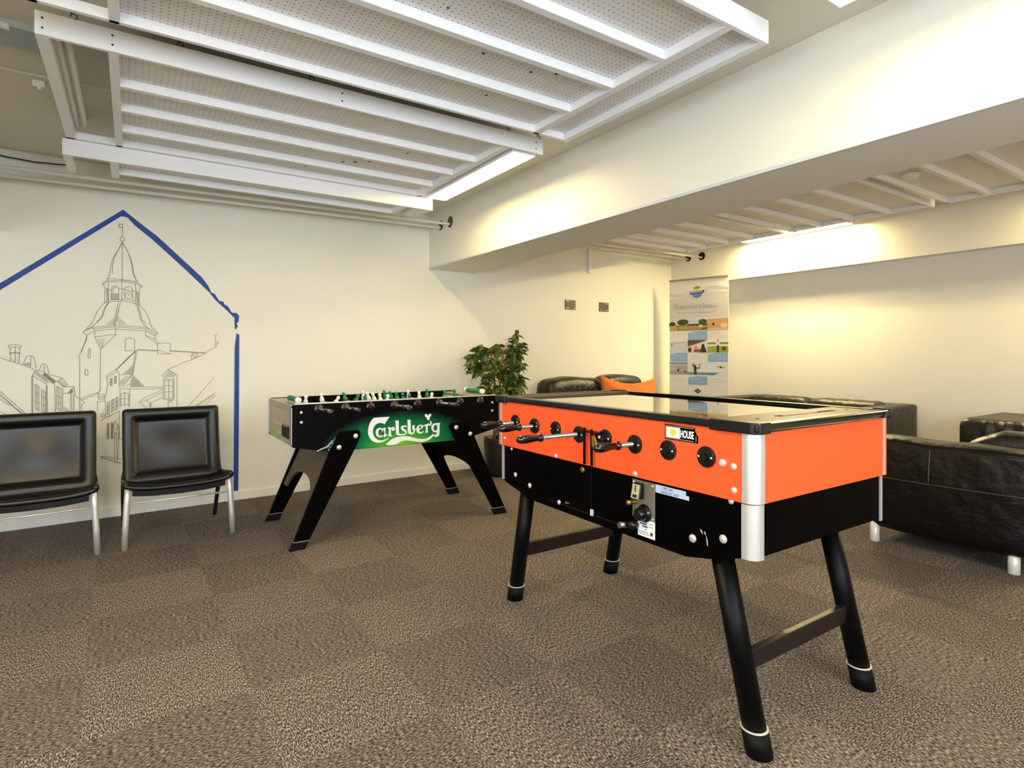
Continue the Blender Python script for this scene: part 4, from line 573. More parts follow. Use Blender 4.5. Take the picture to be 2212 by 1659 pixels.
# edge strips of the near panel (thin light edging)
ed = MB()
ed.box(FX0 - .001, FY0 - .002, .655, FX0 + .004, FY0 + .006, FT - .022); ed.box(FX0 + .02, FY0 + .0, FT - .004, FX1 - .02, FY0 + .03, FT + .0035)
fpart(ed, 'edge_trim', alum, bevel=.001)
fpart(MB().box(FX0 - .001, FY1 - .03, .655, FX0 + .008, FY1 - .004, FT - .02), 'edge_trim', alum, bevel=.003)
lg = MB()
for loops in LOGO: lg.flat(loops, (0, 3.7575, 0), (1, 0, 0), UP)
plabel(fpart(lg, 'brand_logo', white), 'white brand lettering with hop leaf on green')
sc = MB()
for k in range(14):
    a = random.Random(k).uniform(0, 1); x = 1.07 + .07 * a; z = .605 + .09 * a
    sc.prism([(x, z), (x - .02 - .02 * a, z - .012), (x - .018, z - .016), (x + .003, z - .004)], (0, FY0 - .0008, 0), (1, 0, 0), UP, (0, .0006, 0))
sc.prism([(.99, .603), (1.06, .625), (1.09, .662), (1.085, .668), (1.05, .632), (.985, .608)], (0, FY0 - .0008, 0), (1, 0, 0), UP, (0, .0006, 0))
fpart(sc, 'scuff_mark', mat('pale_scuff', '#9fb0b4', .7))
# goal return and small print on the left end
gr = MB(); gr.box(FX0 - .004, 3.845, .683, FX0 + .008, 4.02, .765); fpart(gr, 'ball_return', blackg, bevel=.004)
fpart(MB().box(FX0 - .0045, 3.86, .693, FX0 - .0035, 4.005, .755), 'ball_return_opening', holem)
pr = MB()
for k in range(9): pr.prism([(4.40 - k * .038, .752 - (k % 2) * .004), (4.40 - k * .038 - .026, .752), (4.40 - k * .038 - .026, .766), (4.40 - k * .038, .762 + (k == 4) * .03)], (FX0 + .0045, 0, 0), (0, 1, 0), UP, (.001, 0, 0))
pr.prism([(4.2, .70), (4.17, .715), (4.14, .69), (4.12, .71), (4.10, .695), (4.13, .68), (4.16, .70)], (FX0 + .0045, 0, 0), (0, 1, 0), UP, (.001, 0, 0))
fpart(pr, 'small_print', mat('pale_yellow_print', '#d6d29a', .6))
for x in (.891, 2.307):
    for z in (.858, .795):
        s = MB().lathe([(.010, -.001), (.009, .004), (.004, .006), (0, .0062)], (x, FY0, z), (0, -1, 0), 12); fpart(s, 'screw', screwm)
# legs: flat boards with rounded shoulders, bolts and boot caps
legL = [(1.139, .722), (1.12, .705), (1.064, .60), (.832, .036), (.818, 0), (.905, 0), (.916, .02), (1.225, .60), (1.265, .685), (1.264, .708), (1.25, .723)]
legR = [(1.945, .722), (1.93, .70), (1.965, .625), (2.115, .375), (2.31, .036), (2.325, 0), (2.42, 0), (2.405, .04), (2.167, .545), (2.098, .70), (2.085, .722), (2.065, .73), (1.97, .727)]
for nm, poly, bolts, cap in (('L', legL, [(1.23, .687), (1.12, .622)], [(.812, 0), (.838, .05), (.93, .05), (.908, 0)]), ('R', legR, [(1.978, .692), (2.096, .636)], [(2.318, 0), (2.29, .05), (2.388, .05), (2.424, 0)])):
    for y0, y1, out in ((FY0 - .032, FY0 - .001, -1), (FY1 + .001, FY1 + .032, 1)):
        lo = fpart(MB().prism(poly, (0, y0, 0), (1, 0, 0), UP, (0, y1 - y0, 0)), 'leg', blackp, bevel=.004)
        for bx, bz in bolts:
            yy = y0 if out < 0 else y1
            fpart(MB().lathe([(.017, -.001), (.016, .004), (.010, .009), (.0, .0105)], (bx, yy, bz), (0, out, 0), 16), 'bolt', screwm, lo)
        fpart(MB().prism(cap, (0, y0 - .003, 0), (1, 0, 0), UP, (0, y1 - y0 + .006, 0)), 'foot_cap', rubber, lo, bevel=.003)
        fpart(MB().prism([(cap[1][0] - .001, .05), (cap[2][0] + .001, .05), (cap[2][0] + .0025, .054), (cap[1][0] + .0008, .054)], (0, y0 - .004, 0), (1, 0, 0), UP, (0, y1 - y0 + .008, 0)), 'cap_edge', mat('cap_edge_grey', '#8d8a84', .5) if 'cap_edge_grey' not in bpy.data.materials else bpy.data.materials['cap_edge_grey'], lo)
# braces between the legs, arched underneath, in the plane of the legs
for (xt, zt), (xb, zb), col in (((1.10, .60), (.945, .26), foosend), ((2.09, .60), (2.235, .27), blackp)):
    o = V((xt, 0, zt)); v = V((xb - xt, 0, zb - zt)); L = v.length; v.normalize()
    ya, yb = FY0 - .002, FY1 + .002
    arch = [(ya, 0), (yb, 0), (yb, L)] + [(yb - .07 - (yb - ya - .14) * (.5 - .5 * math.cos(PI * i / 14)), L - .15 * math.sin(PI * i / 14) ** .8) for i in range(15)] + [(ya, L)]
    w = v.cross(V((0, 1, 0))).normalized() * .02
    fpart(MB().prism(arch, o - w * .5, (0, 1, 0), v, w), 'leg_brace', mat('brown_reflection_board', '#5a4b38', .5, vary=.2, vscale=20) if col is foosend else blackp, bevel=.002)  # left brace brown: its reflection painted as board colour
# rods
team = [('w', 1), ('w', 2), ('g', 3), ('w', 5), ('g', 5), ('w', 3), ('g', 2), ('g', 1)]
RX = [.998 + .1712 * i for i in range(8)]
def figure(x, y, z, m, ang):
    f = MB(); c, s = math.cos(ang), math.sin(ang)
    def r(px_, pz): return (x + px_ * c - pz * s, y, z + px_ * s + pz * c)
    f.lathe([(0, -.016), (.009, -.012), (.013, 0), (.009, .012), (0, .016)], r(0, .052), V(r(0, 1)) - V(r(0, 0)), 12)
    f.lathe([(.012, -.07), (.011, -.03), (.016, 0), (.017, .02), (.009, .04)], r(0, 0), V(r(0, 1)) - V(r(0, 0)), 10)
    a = V(r(0, 0)); f.cyl(a - V((0, .018, 0)), a + V((0, .018, 0)), .012, n=10)
    return f
rnd = random.Random(4)
for i, (tm, n) in enumerate(team):
    x, z = RX[i], .878
    near = i in (0, 1, 3, 5)
    off = rnd.uniform(-.05, .05)
    y0 = FY0 - (.30 if near else .02); y1 = FY1 + (.02 if near else .26)
    rod = fpart(MB().cyl((x, y0 + .02, z), (x, y1 - .02, z), .0075, n=10), 'rod', steel)
    hy, sg = (y0, 1) if near else (y1, -1)
    h = MB().lathe([(.0, 0), (.011, .003), (.015, .015), (.016, .05), (.012, .09), (.010, .12), (.014, .128), (.014, .138), (.009, .145)], (x, hy, z), (0, sg, 0), 8, 0, False)
    fpart(h, 'handle', brown, rod)
    for k in range(n):
        yc = (FY0 + FY1) / 2 + (k - (n - 1) / 2) * (.62 / max(n, 2)) + off * (1 if n < 5 else .3)
        ang = rnd.choice((-.1, .15, .1, -.5, .3, 0)) if i != 4 else .2
        fpart(figure(x, yc, z, 0, ang), 'player', whitep if tm == 'w' else greenp, rod)
    br = MB().lathe([(.030, -.002), (.030, .006), (.026, .011), (.014, .012), (.012, .02)], (x, FY0, z), (0, -1, 0), 24)
    bo_ = fpart(br, 'bearing', mat('dark_bearing', '#17110d', .35) if 'dark_bearing' not in bpy.data.materials else bpy.data.materials['dark_bearing'])
    for dx in (-.022, .022): fpart(MB().lathe([(.0035, 0), (.003, .003)], (x + dx, FY0 - .009, z - .003), (0, -1, 0), 8), 'screw', screwm, bo_)
# score counters: wire with sliding beads at each end
for x, lab in ((.885, 'l'), (2.31, 'r')):
    ya = 3.80 if x < 1 else 3.90
    scn = fpart(MB().cyl((x, ya, FT + .022), (x, ya + .30, FT + .022), .003, n=8).cyl((x, ya, FT - .01), (x, ya, FT + .022), .004, n=8).cyl((x, ya + .30, FT - .01), (x, ya + .30, FT + .022), .004, n=8), 'score_counter', steel)
    for k in range(10):
        fpart(MB().lathe([(.006, -.0095), (.017, -.008), (.018, .0), (.017, .008), (.006, .0095)], (x, ya + .055 + k * .0195 + (.02 if k > 4 else 0), FT + .022), (0, 1, 0), 12), 'bead', greenp, scn)
    fpart(MB().lathe([(.006, -.016), (.019, -.015), (.019, .015), (.006, .016)], (x, ya + .018, FT + .022), (0, 1, 0), 14), 'end_block', whitep, scn)
    if x > 1: fpart(MB().lathe([(.006, -.016), (.019, -.015), (.019, .015), (.006, .016)], (x, ya + .285, FT + .022), (0, 1, 0), 14), 'end_block', whitep, scn)

# ------------------------------------------------------------------ orange coin-operated football table
RO = V((1.938, 1.719, 0))
rt = thing('coin_football_table', 'large orange and black coin-operated football table with glass top, nearest the camera', 'football table', RO)
def rp(mb, name, m, par=None, **k):
    mb.v = [tuple(V(p) - RO) for p in mb.v]
    return mb.build(name, m, par or rt, **k)
A0, A1, B0, B1 = 1.53, 2.345, 1.011, 2.427      # X and Y extents of the upper box
ZS, ZU = .777, .994; D = .013
def hollow(mb, x0, y0, x1, y1, z0, z1, t):
    mb.box(x0, y0, z0, x0 + t, y1, z1); mb.box(x1 - t, y0, z0, x1, y1, z1); mb.box(x0 + t, y0, z0, x1 - t, y0 + t, z1); return mb.box(x0 + t, y1 - t, z0, x1 - t, y1, z1)
uc = MB(); uc.box(A0, B0 + .04, ZS, A0 + .025, B1, ZU); uc.box(A1 - .025, B0, ZS, A1, B1, ZU); uc.box(A0 + .04, B0, ZS, A1 - .025, B0 + .025, ZU); uc.box(A0 + .025, B1 - .025, ZS, A1 - .025, B1, ZU)
uc.prism([(A0 + .025, B0 + .04), (A0 + .025, B0 + .05), (A0 + .05, B0 + .025), (A0 + .04, B0 + .02)], (0, 0, ZS), (1, 0, 0), (0, 1, 0), (0, 0, ZU - ZS)); rp(uc, 'upper_cabinet', orange)
low = [(B1 - D, ZS), (B1 - D, .603), (2.338, .584), (2.227, .563), (2.152, .55), (1.646, .548), (1.278, .548), (1.18, .569), (1.06, .606), (B0 + D, .613), (B0 + D, ZS)]
lc = MB().prism(low, (A0 + D + .045, 0, 0), (0, 1, 0), UP, (A1 - A0 - 2 * D - .045, 0, 0))
lc.prism(low[:-2] + [(1.06, ZS)], (A0 + D, 0, 0), (0, 1, 0), UP, (.045, 0, 0)); rp(lc, 'lower_cabinet', blackp)
# aluminium corner profiles, upper and lower
def corner(cx, cy, sx, sy, z0, z1, r=.03, arm=.04, pr=.003):
    ox, oy = cx - sx * pr, cy - sy * pr        # outer corner, slightly proud
    pts = [(ox, oy + sy * arm)] + [(ox + sx * r * (1 - math.sin(PI / 2 * i / 8 + PI / 2 * 0)) if 0 else ox + sx * (r - r * math.cos(PI / 2 * i / 8)), oy + sy * (r - r * math.sin(PI / 2 * i / 8))) for i in range(9)] + [(ox + sx * arm, oy)]
    pts += [(ox + sx * arm, oy + sy * .006), (ox + sx * r, oy + sy * .006)] + [(ox + sx * .012, oy + sy * .012)] + [(ox + sx * .006, oy + sy * r), (ox + sx * .006, oy + sy * arm)]
    return MB().prism(pts, (0, 0, z0), (1, 0, 0), (0, 1, 0), (0, 0, z1 - z0), 0, False)
for sx, cx in ((1, A0), (-1, A1)):
    for sy, cy in ((1, B0), (-1, B1)):
        big = (sx, sy) == (1, 1)
        rp(corner(cx, cy, sx, sy, ZS + .001, ZU - .001, .034 if big else .02, .046 if big else .03), 'corner_profile', alum)
        rp(corner(cx + sx * D * .6, cy + sy * D * .6, sx, sy, .607, ZS - .004, .034 if big else .02, .046 if big else .03), 'corner_profile', alum)
# rim, deck, glass and what lies under it
rm = MB(); o = .016
zr0, zr1 = ZU, 1.019
rm.box(A0 - o, B0 - o, zr0, A0 + .035, B1 + o, zr1); rm.box(A1 - .035, B0 - o, zr0, A1 + o, B1 + o, zr1); rm.box(A0 + .035, B0 - o, zr0, A1 - .035, B0 + .02, zr1); rm.box(A0 + .035, B1 - .02, zr0, A1 - .035, B1 + o, zr1)
rp(rm, 'rim', blackg, bevel=.006, seg=3)
deckm = mat('tan_reflection_deck', '#43372a', .5, spec=.4)  # dark laminate coloured brown for the tan reflection on it
for y0, y1 in ((B0 + .02, B0 + .185), (B1 - .12, B1 - .02)):
    dk_ = rp(MB().box(A0 + .035, y0, zr0 - .02, A1 - .035, y1, zr1 - .002), 'deck', deckm, bevel=.002)
    if y0 < 1.5:
        rp(MB().box(1.80, 1.10, zr1 - .0025, 2.16, 1.122, zr1 - .001), 'score_slot', holem, dk_)
        for k in range(9): rp(MB().lathe([(.0095, 0), (.0095, .003), (.006, .006), (0, .0065)], (1.845 + k * .024, 1.111, zr1 - .0065), UP, 12), 'score_bead', whitep, dk_)
        for x in (1.68, 2.245): rp(MB().lathe([(.008, 0), (.007, .001)], (x, 1.105, zr1 - .002), UP, 10), 'deck_screw', holem, dk_)
# moulded corner caps of the rim
def capm(cx, cy, sx, sy, la, lb):
    r = .03; oo = o + .004
    ox, oy = cx - sx * oo, cy - sy * oo
    pts = [(ox, oy + sy * la)] + [(ox + sx * (r - r * math.cos(PI / 2 * i / 8)), oy + sy * (r - r * math.sin(PI / 2 * i / 8))) for i in range(9)] + [(ox + sx * lb, oy), (ox + sx * lb, oy + sy * .02), (ox + sx * .03, oy + sy * .03), (ox + sx * .02, oy + sy * la)]
    return MB().prism(pts, (0, 0, zr0 - .006), (1, 0, 0), (0, 1, 0), (0, 0, zr1 - zr0 + .010))
rp(capm(A0, B0, 1, 1, .17, .07), 'corner_cap', blackg, bevel=.004, seg=3); rp(capm(A0, B1, 1, -1, .10, .07), 'corner_cap', blackg, bevel=.004, seg=3)
rp(capm(A1, B0, -1, 1, .07, .03), 'corner_cap', blackg, bevel=.004); rp(capm(A1, B1, -1, -1, .07, .07), 'corner_cap', blackg, bevel=.004)
rp(MB().box(A0 + .036, B0 + .186, zr1 - .016, A1 - .036, B1 - .121, zr1 - .010), 'glass_top', glass)
rp(MB().box(A0 + .026, B0 + .026, .80, A1 - .026, B1 - .026, .815), 'playfield', mat('pale_playfield', '#dcd8c4', .5))
DY = [2.276 - .1562 * i for i in range(8)]
DZ = [.903, .8995, .9015, .897, .9005, .897, .897, .897]
near = {0: (1.339, 1.448), 1: (1.335, 1.451), 3: (1.22, 1.339), 5: (1.332, 1.451)}
for i, y in enumerate(DY):
    z = .8985
    x0 = near[i][1] if i in near else A0 + .03
    rod = rp(MB().cyl((x0, y, z), (A1 + (.02 if i in near else .15), y, z), .0085, n=12), 'rod', steel)
    if i in near:
        hx = near[i][0]; s = (near[i][1] - hx) / .112
        pr_ = [(0, 0), (.009, .001), (.0145, .008), (.0165, .02), (.0165, .04), (.0135, .068), (.0115, .09), (.0125, .096), (.0165, .100), (.0165, .108), (.010, .112)]
        rp(MB().lathe([(r_, q * s) for r_, q in pr_], (hx, y, z), (1, 0, 0), 9), 'handle', brown, rod)
    else:
        rp(MB().lathe([(.0165, 0), (.0165, .1), (.01, .11)], (A1 + .26, y, z), (-1, 0, 0), 9), 'handle', brown, rod)
    nn = (1, 2, 3, 5, 5, 3, 2, 1)[i]; tm = whitep if i in (0, 1, 3, 5) else mat('orange_figure', '#c8501e', .4) if 'orange_figure' not in bpy.data.materials else bpy.data.materials['orange_figure']
    for k in range(nn):
        xc = (A0 + A1) / 2 + (k - (nn - 1) / 2) * (.66 / max(nn, 2))
        f = MB(); f.lathe([(0, -.014), (.01, -.009), (.012, 0), (.01, .009), (0, .014)], (xc, y, z + .05), UP, 10); f.lathe([(.011, -.07), (.011, -.03), (.016, 0), (.017, .02), (.009, .038)], (xc, y, z), UP, 10)
        rp(f, 'player', tm, rod)
    bd = MB().lathe([(.0345, -.001), (.0345, .007), (.031, .010), (.014, .011), (.0125, .018)], (A0, y, DZ[i]), (-1, 0, 0), 12, 0, False, .2)
    bo_ = rp(bd, 'bearing', blackg)
    for dy in (-.024, .024): rp(MB().lathe([(.0042, 0), (.004, .002), (.002, .0035)], (A0 - .0095, y + dy, DZ[i] - .0), (-1, 0, 0), 8), 'screw', screwm, bo_)
# coach bolts
xu, xl = A0, A0 + D
for y, z, r, lower in ((2.33, .765, .008, 1), (2.298, .645, .012, 1), (2.178, .615, .0125, 1), (1.958, .584, .011, 1), (1.965, .786, .010, 0), (1.496, .789, .011, 0), (1.558, .587, .0125, 1), (1.248, .617, .0145, 1), (1.131, .646, .0145, 1), (1.083, .81, .011, 0), (1.084, .882, .011, 0), (1.102, .7705, .010, 1), (2.372, .814, .008, 0)):
    rp(MB().lathe([(r, -.002), (r * .95, .003), (r * .6, .006), (0, .007)], (xl if lower else xu, y, z), (-1, 0, 0), 16), 'bolt', screwm)
lk = rp(MB().lathe([(.0125, -.002), (.0125, .006), (.010, .011), (.006, .012)], (xu, 1.121, .888), (-1, 0, 0), 16), 'cam_lock', screwm)
rp(MB().lathe([(.012, -.002), (.012, .006), (.009, .008)], (xl, 1.80, .752), (-1, 0, 0), 14), 'cam_lock', brass)
# house sign
hs = rp(MB().prism([(1.354, .9345), (1.216, .935), (1.216, .957), (1.222, .962), (1.224, .968), (1.229, .974), (1.228, .9835), (1.354, .9855)], (A0 - .003, 0, 0), (0, 1, 0), UP, (.004, 0, 0)), 'house_sign', blackp, bevel=.0006)
def rloc(x, y, z): return V((x, y, z)) - RO
ln = MB()
def fr_(y0, z0, y1, z1, t):
    ln.box(A0 - .0036, min(y0, y1), z0, A0 - .0028, max(y0, y1), z0 + t); ln.box(A0 - .0036, min(y0, y1), z1 - t, A0 - .0028, max(y0, y1), z1)
    ln.box(A0 - .0036, max(y0, y1) - t, z0, A0 - .0028, max(y0, y1), z1)
fr_(1.231, .9385, 1.350, .9815, .0016); ln.box(A0 - .0036, 1.2215, .9385, A0 - .0028, 1.2231, .957)
rp(ln, 'sign_border', mat('pale_border', '#c9b8a8', .5), hs)
rp(MB().box(A0 - .0040, 1.288, .942, A0 - .003, 1.346, .9775), 'sign_field', white, hs)
q = MB(); q.lathe([(.0135, 0), (.0135, .0008)], (A0 - .004, 1.317, .9605), (-1, 0, 0), 12); em = rp(q, 'sign_emblem', mat('yellow_print', '#e8cf4a', .5), hs)
text('sign_lettering', 'HOUSE', white, hs, rloc(A0 - .0042, 1.286, .9475), (0, -1, 0), UP, .034, .51, 0, .0002, bold=.0010)
# latch: two upright black bars in a bracket, with a brass padlock tag
lt = MB(); lt.box(1.508, 1.752, .784, 1.516, 1.761, .931); lt.box(1.508, 1.709, .784, 1.516, 1.718, .928)
lb = rp(lt, 'latch_bars', blackm, bevel=.001)
rp(MB().box(1.492, 1.66, .917, 1.528, 1.785, .921).box(1.517, 1.66, .885, 1.529, 1.70, .919), 'latch_bracket', blackm, lb, bevel=.001)
rp(MB().prism([(1.708, .905), (1.690, .905), (1.674, .872), (1.678, .864), (1.706, .862)], (1.505, 0, 0), (0, 1, 0), UP, (.01, 0, 0)), 'padlock', brass, lb, bevel=.002)
rp(MB().lathe([(.008, 0), (.006, .004)], (1.517, 1.672, .903), (-1, 0, 0), 12), 'screw', screwm, lb)
# hinged cash door on the lower cabinet
rp(MB().box(xl - .004, 1.52, .578, xl + .001, 2.02, .584).box(xl - .004, 1.743, .585, xl + .001, 1.747, .77), 'door_edge', blackg)
rp(MB().box(xl - .006, 1.735, .576, xl, 1.752, .602), 'serial_plate', mat('pale_plate', '#c9ccd2', .4), bevel=.001)
rp(MB().box(xl - .012, 1.885, .592, xl, 1.905, .600), 'door_catch', brass, bevel=.002)
rp(MB().cyl((xl, 1.535, .598), (xl - .055, 1.535, .598), .011, n=14), 'push_knob', steel)
rp(MB().lathe([(.012, 0), (.015, .01), (.015, .03), (.0, .033)], (xl, 1.50, .602), (-1, 0, 0), 14), 'push_knob', blackg)
# coin mechanism
cp = rp(MB().box(xl - .004, 1.411, .6295, xl + .001, 1.519, .7665), 'coin_plate', mat('grey_steel_plate', '#8d8578', .4, .6), bevel=.002)
rp(MB().prism([(0, 0), (.026, 0), (.016, .052), (0, .056)], rloc(0, 0, 0) + RO + V((xl - .004, 1.502, .702)), (-1, 0, 0), UP, (0, -.042, 0)), 'coin_block', blackg, cp, bevel=.002)
rp(MB().prism([(.0265, .002), (.0275, .002), (.0175, .052), (.0165, .052)], V((xl - .004, 1.500, .702)), (-1, 0, 0), UP, (0, -.036, 0)), 'coin_face', mat('brushed_pale_brass', '#d8cfa8', .35, .5), cp)
rp(MB().prism([(.0215, .026), (.0225, .027), (.0185, .049), (.0170, .049)], V((xl - .0065, 1.484, .702)), (-1, 0, 0), UP, (0, -.003, 0)).prism([(.0265, .006), (.0285, .006), (.0258, .016), (.0245, .016)], V((xl - .004, 1.492, .702)), (-1, 0, 0), UP, (0, -.02, 0)), 'coin_slot', blackink, cp)
rp(MB().lathe([(.010, 0), (.010, .012), (.007, .02), (.009, .03), (.009, .04), (0, .042)], (xl - .004, 1.503, .686), (-1, 0, 0), 12), 'coin_lock', brass, cp)
rp(MB().lathe([(.033, 0), (.031, .006), (.024, .012), (.022, .035), (.018, .04), (0, .041)], (xl - .004, 1.458, .652), (-1, 0, 0), 20).box(xl - .046, 1.453, .632, xl - .036, 1.463, .672), 'coin_knob', blackg, cp, bevel=.001)
for y, z in ((1.511, .757), (1.419, .757), (1.511, .638), (1.419, .638)): rp(MB().lathe([(.005, 0), (.004, .003)], (xl - .004, y, z), (-1, 0, 0), 10), 'screw', screwm, cp)
st = rp(MB().box(xl - .0012, 1.412, .566, xl + .001, 1.494, .6293), 'service_sticker', paper)
q = MB()
for k, (y0, y1, z, h) in enumerate(((1.478, 1.452, .617, .006), (1.486, 1.450, .609, .006), (1.472, 1.446, .600, .006), (1.460, 1.452, .591, .003), (1.436, 1.422, .616, .002), (1.440, 1.420, .605, .002), (1.488, 1.445, .582, .0022), (1.488, 1.440, .575, .0018))): q.box(xl - .0018, y1, z, xl - .001, y0, z + h)
rp(q, 'sticker_print', mat('grey_print', '#5a5e58', .6), st)
rp(MB().lathe([(.007, 0), (.007, .0005)], (xl - .0012, 1.428, .582), (-1, 0, 0), 12), 'sticker_seal', mat('dark_red_print', '#7a3038', .6), st)
l1 = rp(MB().box(xl - .0012, 1.276, .7505, xl + .001, 1.409, .7655), 'price_label', bluel); l2 = rp(MB().box(xl - .0016, 1.263, .7375, xl + .001, 1.409, .7515), 'price_label', bluel)
text('label_lettering', '1 SPIL 5KR', blackink, l1, rloc(xl - .0016, 1.383, .7535), (0, -1, 0), UP, .0125, .93, 0, .0001)
text('label_lettering', 'INDKAST 5KR', blackink, l2, rloc(xl - .0020, 1.383, .7400), (0, -1, 0), UP, .0125, 1.0, 0, .0001)
q = MB(); q.prism([(1.205, .648), (1.196, .640), (1.192, .612), (1.188, .606), (1.190, .625), (1.20, .652)], (xl - .0006, 0, 0), (0, 1, 0), UP, (.0005, 0, 0)); q.prism([(1.22, .655), (1.212, .652), (1.208, .64), (1.216, .648)], (xl - .0006, 0, 0), (0, 1, 0), UP, (.0005, 0, 0)); rp(q, 'scuff_mark', mat('white_scuff', '#c8ccd0', .7))
# splayed tubular legs with boot caps, joined in pairs by a flat stretcher
LZ = .60
for x in (1.602, 2.25):
    for yf, yt in ((1.046, 1.185), (2.392, 2.27)):
        d = (V((x, yt, LZ)) - V((x, yf, 0))).normalized()
        def at_(z): t = z / LZ; return V((x, yf + (yt - yf) * t, z))
        def obl(z0, z1, r, n=28):
            a, b2 = at_(z0), at_(z1); vs = []
            for k in range(n):
                th = 2 * PI * k / n; vs.append(a + V((math.cos(th) * r, math.sin(th) * r, 0)))
            for k in range(n):
                th = 2 * PI * k / n; vs.append(b2 + V((math.cos(th) * r, math.sin(th) * r, 0)))
            return MB().add(vs, [(k, (k + 1) % n, n + (k + 1) % n, n + k) for k in range(n)], 0, True).add(vs, [tuple(range(n - 1, -1, -1)), tuple(range(n, 2 * n))])
        lo = rp(obl(.05, LZ, .0365), 'leg', blackm)
        rp(obl(0, .072, .0405), 'foot_cap', rubber, lo)
        rp(obl(.072, .076, .0415), 'cap_ring', mat('pale_ring', '#c9c6be', .5) if 'pale_ring' not in bpy.data.materials else bpy.data.materials['pale_ring'], lo)
for y, sg in ((1.10, 1), (2.345, -1)):
    z0 = .225; yy = 1.046 + (1.185 - 1.046) * .25 / LZ if sg > 0 else 2.392 - (.122) * .25 / LZ
    rp(MB().box(1.63, yy - .012, z0, 2.222, yy + .012, z0 + .062), 'stretcher', mat('worn_black_steel', '#1f1815', .45, .3, vary=.6, vscale=14) if 'worn_black_steel' not in bpy.data.materials else bpy.data.materials['worn_black_steel'], bevel=.003)

# ------------------------------------------------------------------ leather sofas and cushion
def feet(t, spots, h=.12, r=.03):
    for x, y in spots: MB().lathe([(r * .92, 0), (r, .004), (r, h)], (x, y, 0), UP, 20).build('leg', mat('white_metal_foot', '#e8e6e2', .35, .2) if 'white_metal_foot' not in bpy.data.materials else bpy.data.materials['white_metal_foot'], t)
# armchair with its back to the camera
ac = thing('leather_armchair', 'dark leather armchair seen from behind at the right edge, behind the orange table', 'armchair', (4.45, 1.46, 0))
def bulge(p):
    k = 1 - (p.y / .45) ** 2; zz = (p.z + .29) / .58
    return (p.x - .035 * k * math.sin(PI * max(0, min(1, zz))) * (p.x < 0) + .06 * (zz - .5) * -1 * 0, p.y, p.z - .004 * math.sin(p.y * 14 + 1) * (p.z > 0) - .02 * (p.z < -.1) * k)
MB().rbox((-.28, 0, .398), (.12, .45, .292), .055, 14, 0, bulge).build('backrest', leatherd, ac)
q = MB()
q.tube([(-.405 - .036 * (1 - (y / .45) ** 2) * .98, y, .44 - .01 * y) for y in [-.42 + .84 * i / 20 for i in range(21)]], .0035, 6)
q.tube([(-.402 - .036 * math.sin(PI * max(0, min(1, (z - .106) / .58))), .04, z) for z in [.44 + .2 * i / 10 for i in range(11)]], .0035, 6)
q.tube([(-.397, y, .645) for y in [-.42 + .84 * i / 20 for i in range(21)]], .0045, 6)
q.build('seam', tanl, ac)
MB().rbox((.1, 0, .30), (.36, .3, .16), .05, 6).build('seat', leatherd, ac)
for sy in (-1, 1): MB().rbox((.1, sy * .37, .345), (.36, .075, .215), .045, 6).build('armrest', leatherd, ac)
MB().rbox((-.10, -.23, .685), (.10, .20, .085), .08, 8, 0, lambda p: (p.x, p.y, p.z - max(0, p.y) * .45)).build('back_cushion', leather, ac)
feet(ac, [(-.37, .37), (-.345, -.34), (.38, .37), (.38, -.34)], .135, .028)
# sofa along the right wall
def ruche(a, fq, ax=1):
    def f(p):
        q = list(p); q[2] += a * math.sin(p[ax] * fq) * max(0, p[2]) * 4 + a * .6 * math.sin(p[ax] * fq * 2.3 + 1) * max(0, p[2]) * 4; return q
    return f
sr = thing('leather_sofa', 'dark leather sofa along the right wall beyond the orange table', 'sofa', (5.95, 3.35, 0), 0, 'dark leather sofas')
MB().rbox((.0, 0, .22), (.42, .84, .11), .04, 8).build('base', leather, sr)
for sy in (-1, 1): MB().rbox((0, sy * .80, .435), (.42, .085, .31), .03, 8).build('armrest', leather, sr)
MB().rbox((.33, 0, .43), (.11, .84, .31), .04, 10).build('backrest', leather, sr)
for y0, y1 in ((-.70, .02), (.04, .70)):
    MB().rbox((.19, (y0 + y1) / 2, .64), (.13, (y1 - y0) / 2, .125), .09, 26, 0, ruche(.0035, 38)).build('back_cushion', leather, sr)
    MB().rbox((-.1, (y0 + y1) / 2, .385), (.32, (y1 - y0) / 2, .08), .05, 8).build('seat_cushion', leather, sr)
feet(sr, [(-.36, -.8), (.36, -.8), (-.36, .8), (.36, .8)], .12)
s2 = thing('leather_sofa', 'dark leather sofa whose rounded end shows at the right edge behind the armchair', 'sofa', (5.95, .92, 0), 0, 'dark leather sofas')
MB().rbox((.0, 0, .22), (.42, .9, .11), .04, 8).build('base', leather, s2)
MB().rbox((-.02, .72, .43), (.43, .22, .295), .07, 26, 0, lambda p: (p[0] - .012 * math.sin(p[1] * 55) * (p[1] < .05) * (p[0] < 0) * min(1, max(0, p[2] + .1) * 4), p[1], p[2])).build('armrest', leather, s2)
MB().rbox((-.02, -.80, .43), (.43, .1, .295), .06, 8).build('armrest', leather, s2)
MB().rbox((.33, -.1, .43), (.11, .62, .29), .05, 10).build('backrest', leather, s2)
MB().rbox((-.1, -.1, .385), (.33, .59, .09), .05, 8).build('seat_cushion', leather, s2)
feet(s2, [(-.36, -.8), (.36, -.8), (-.36, .8), (.36, .8)], .12)
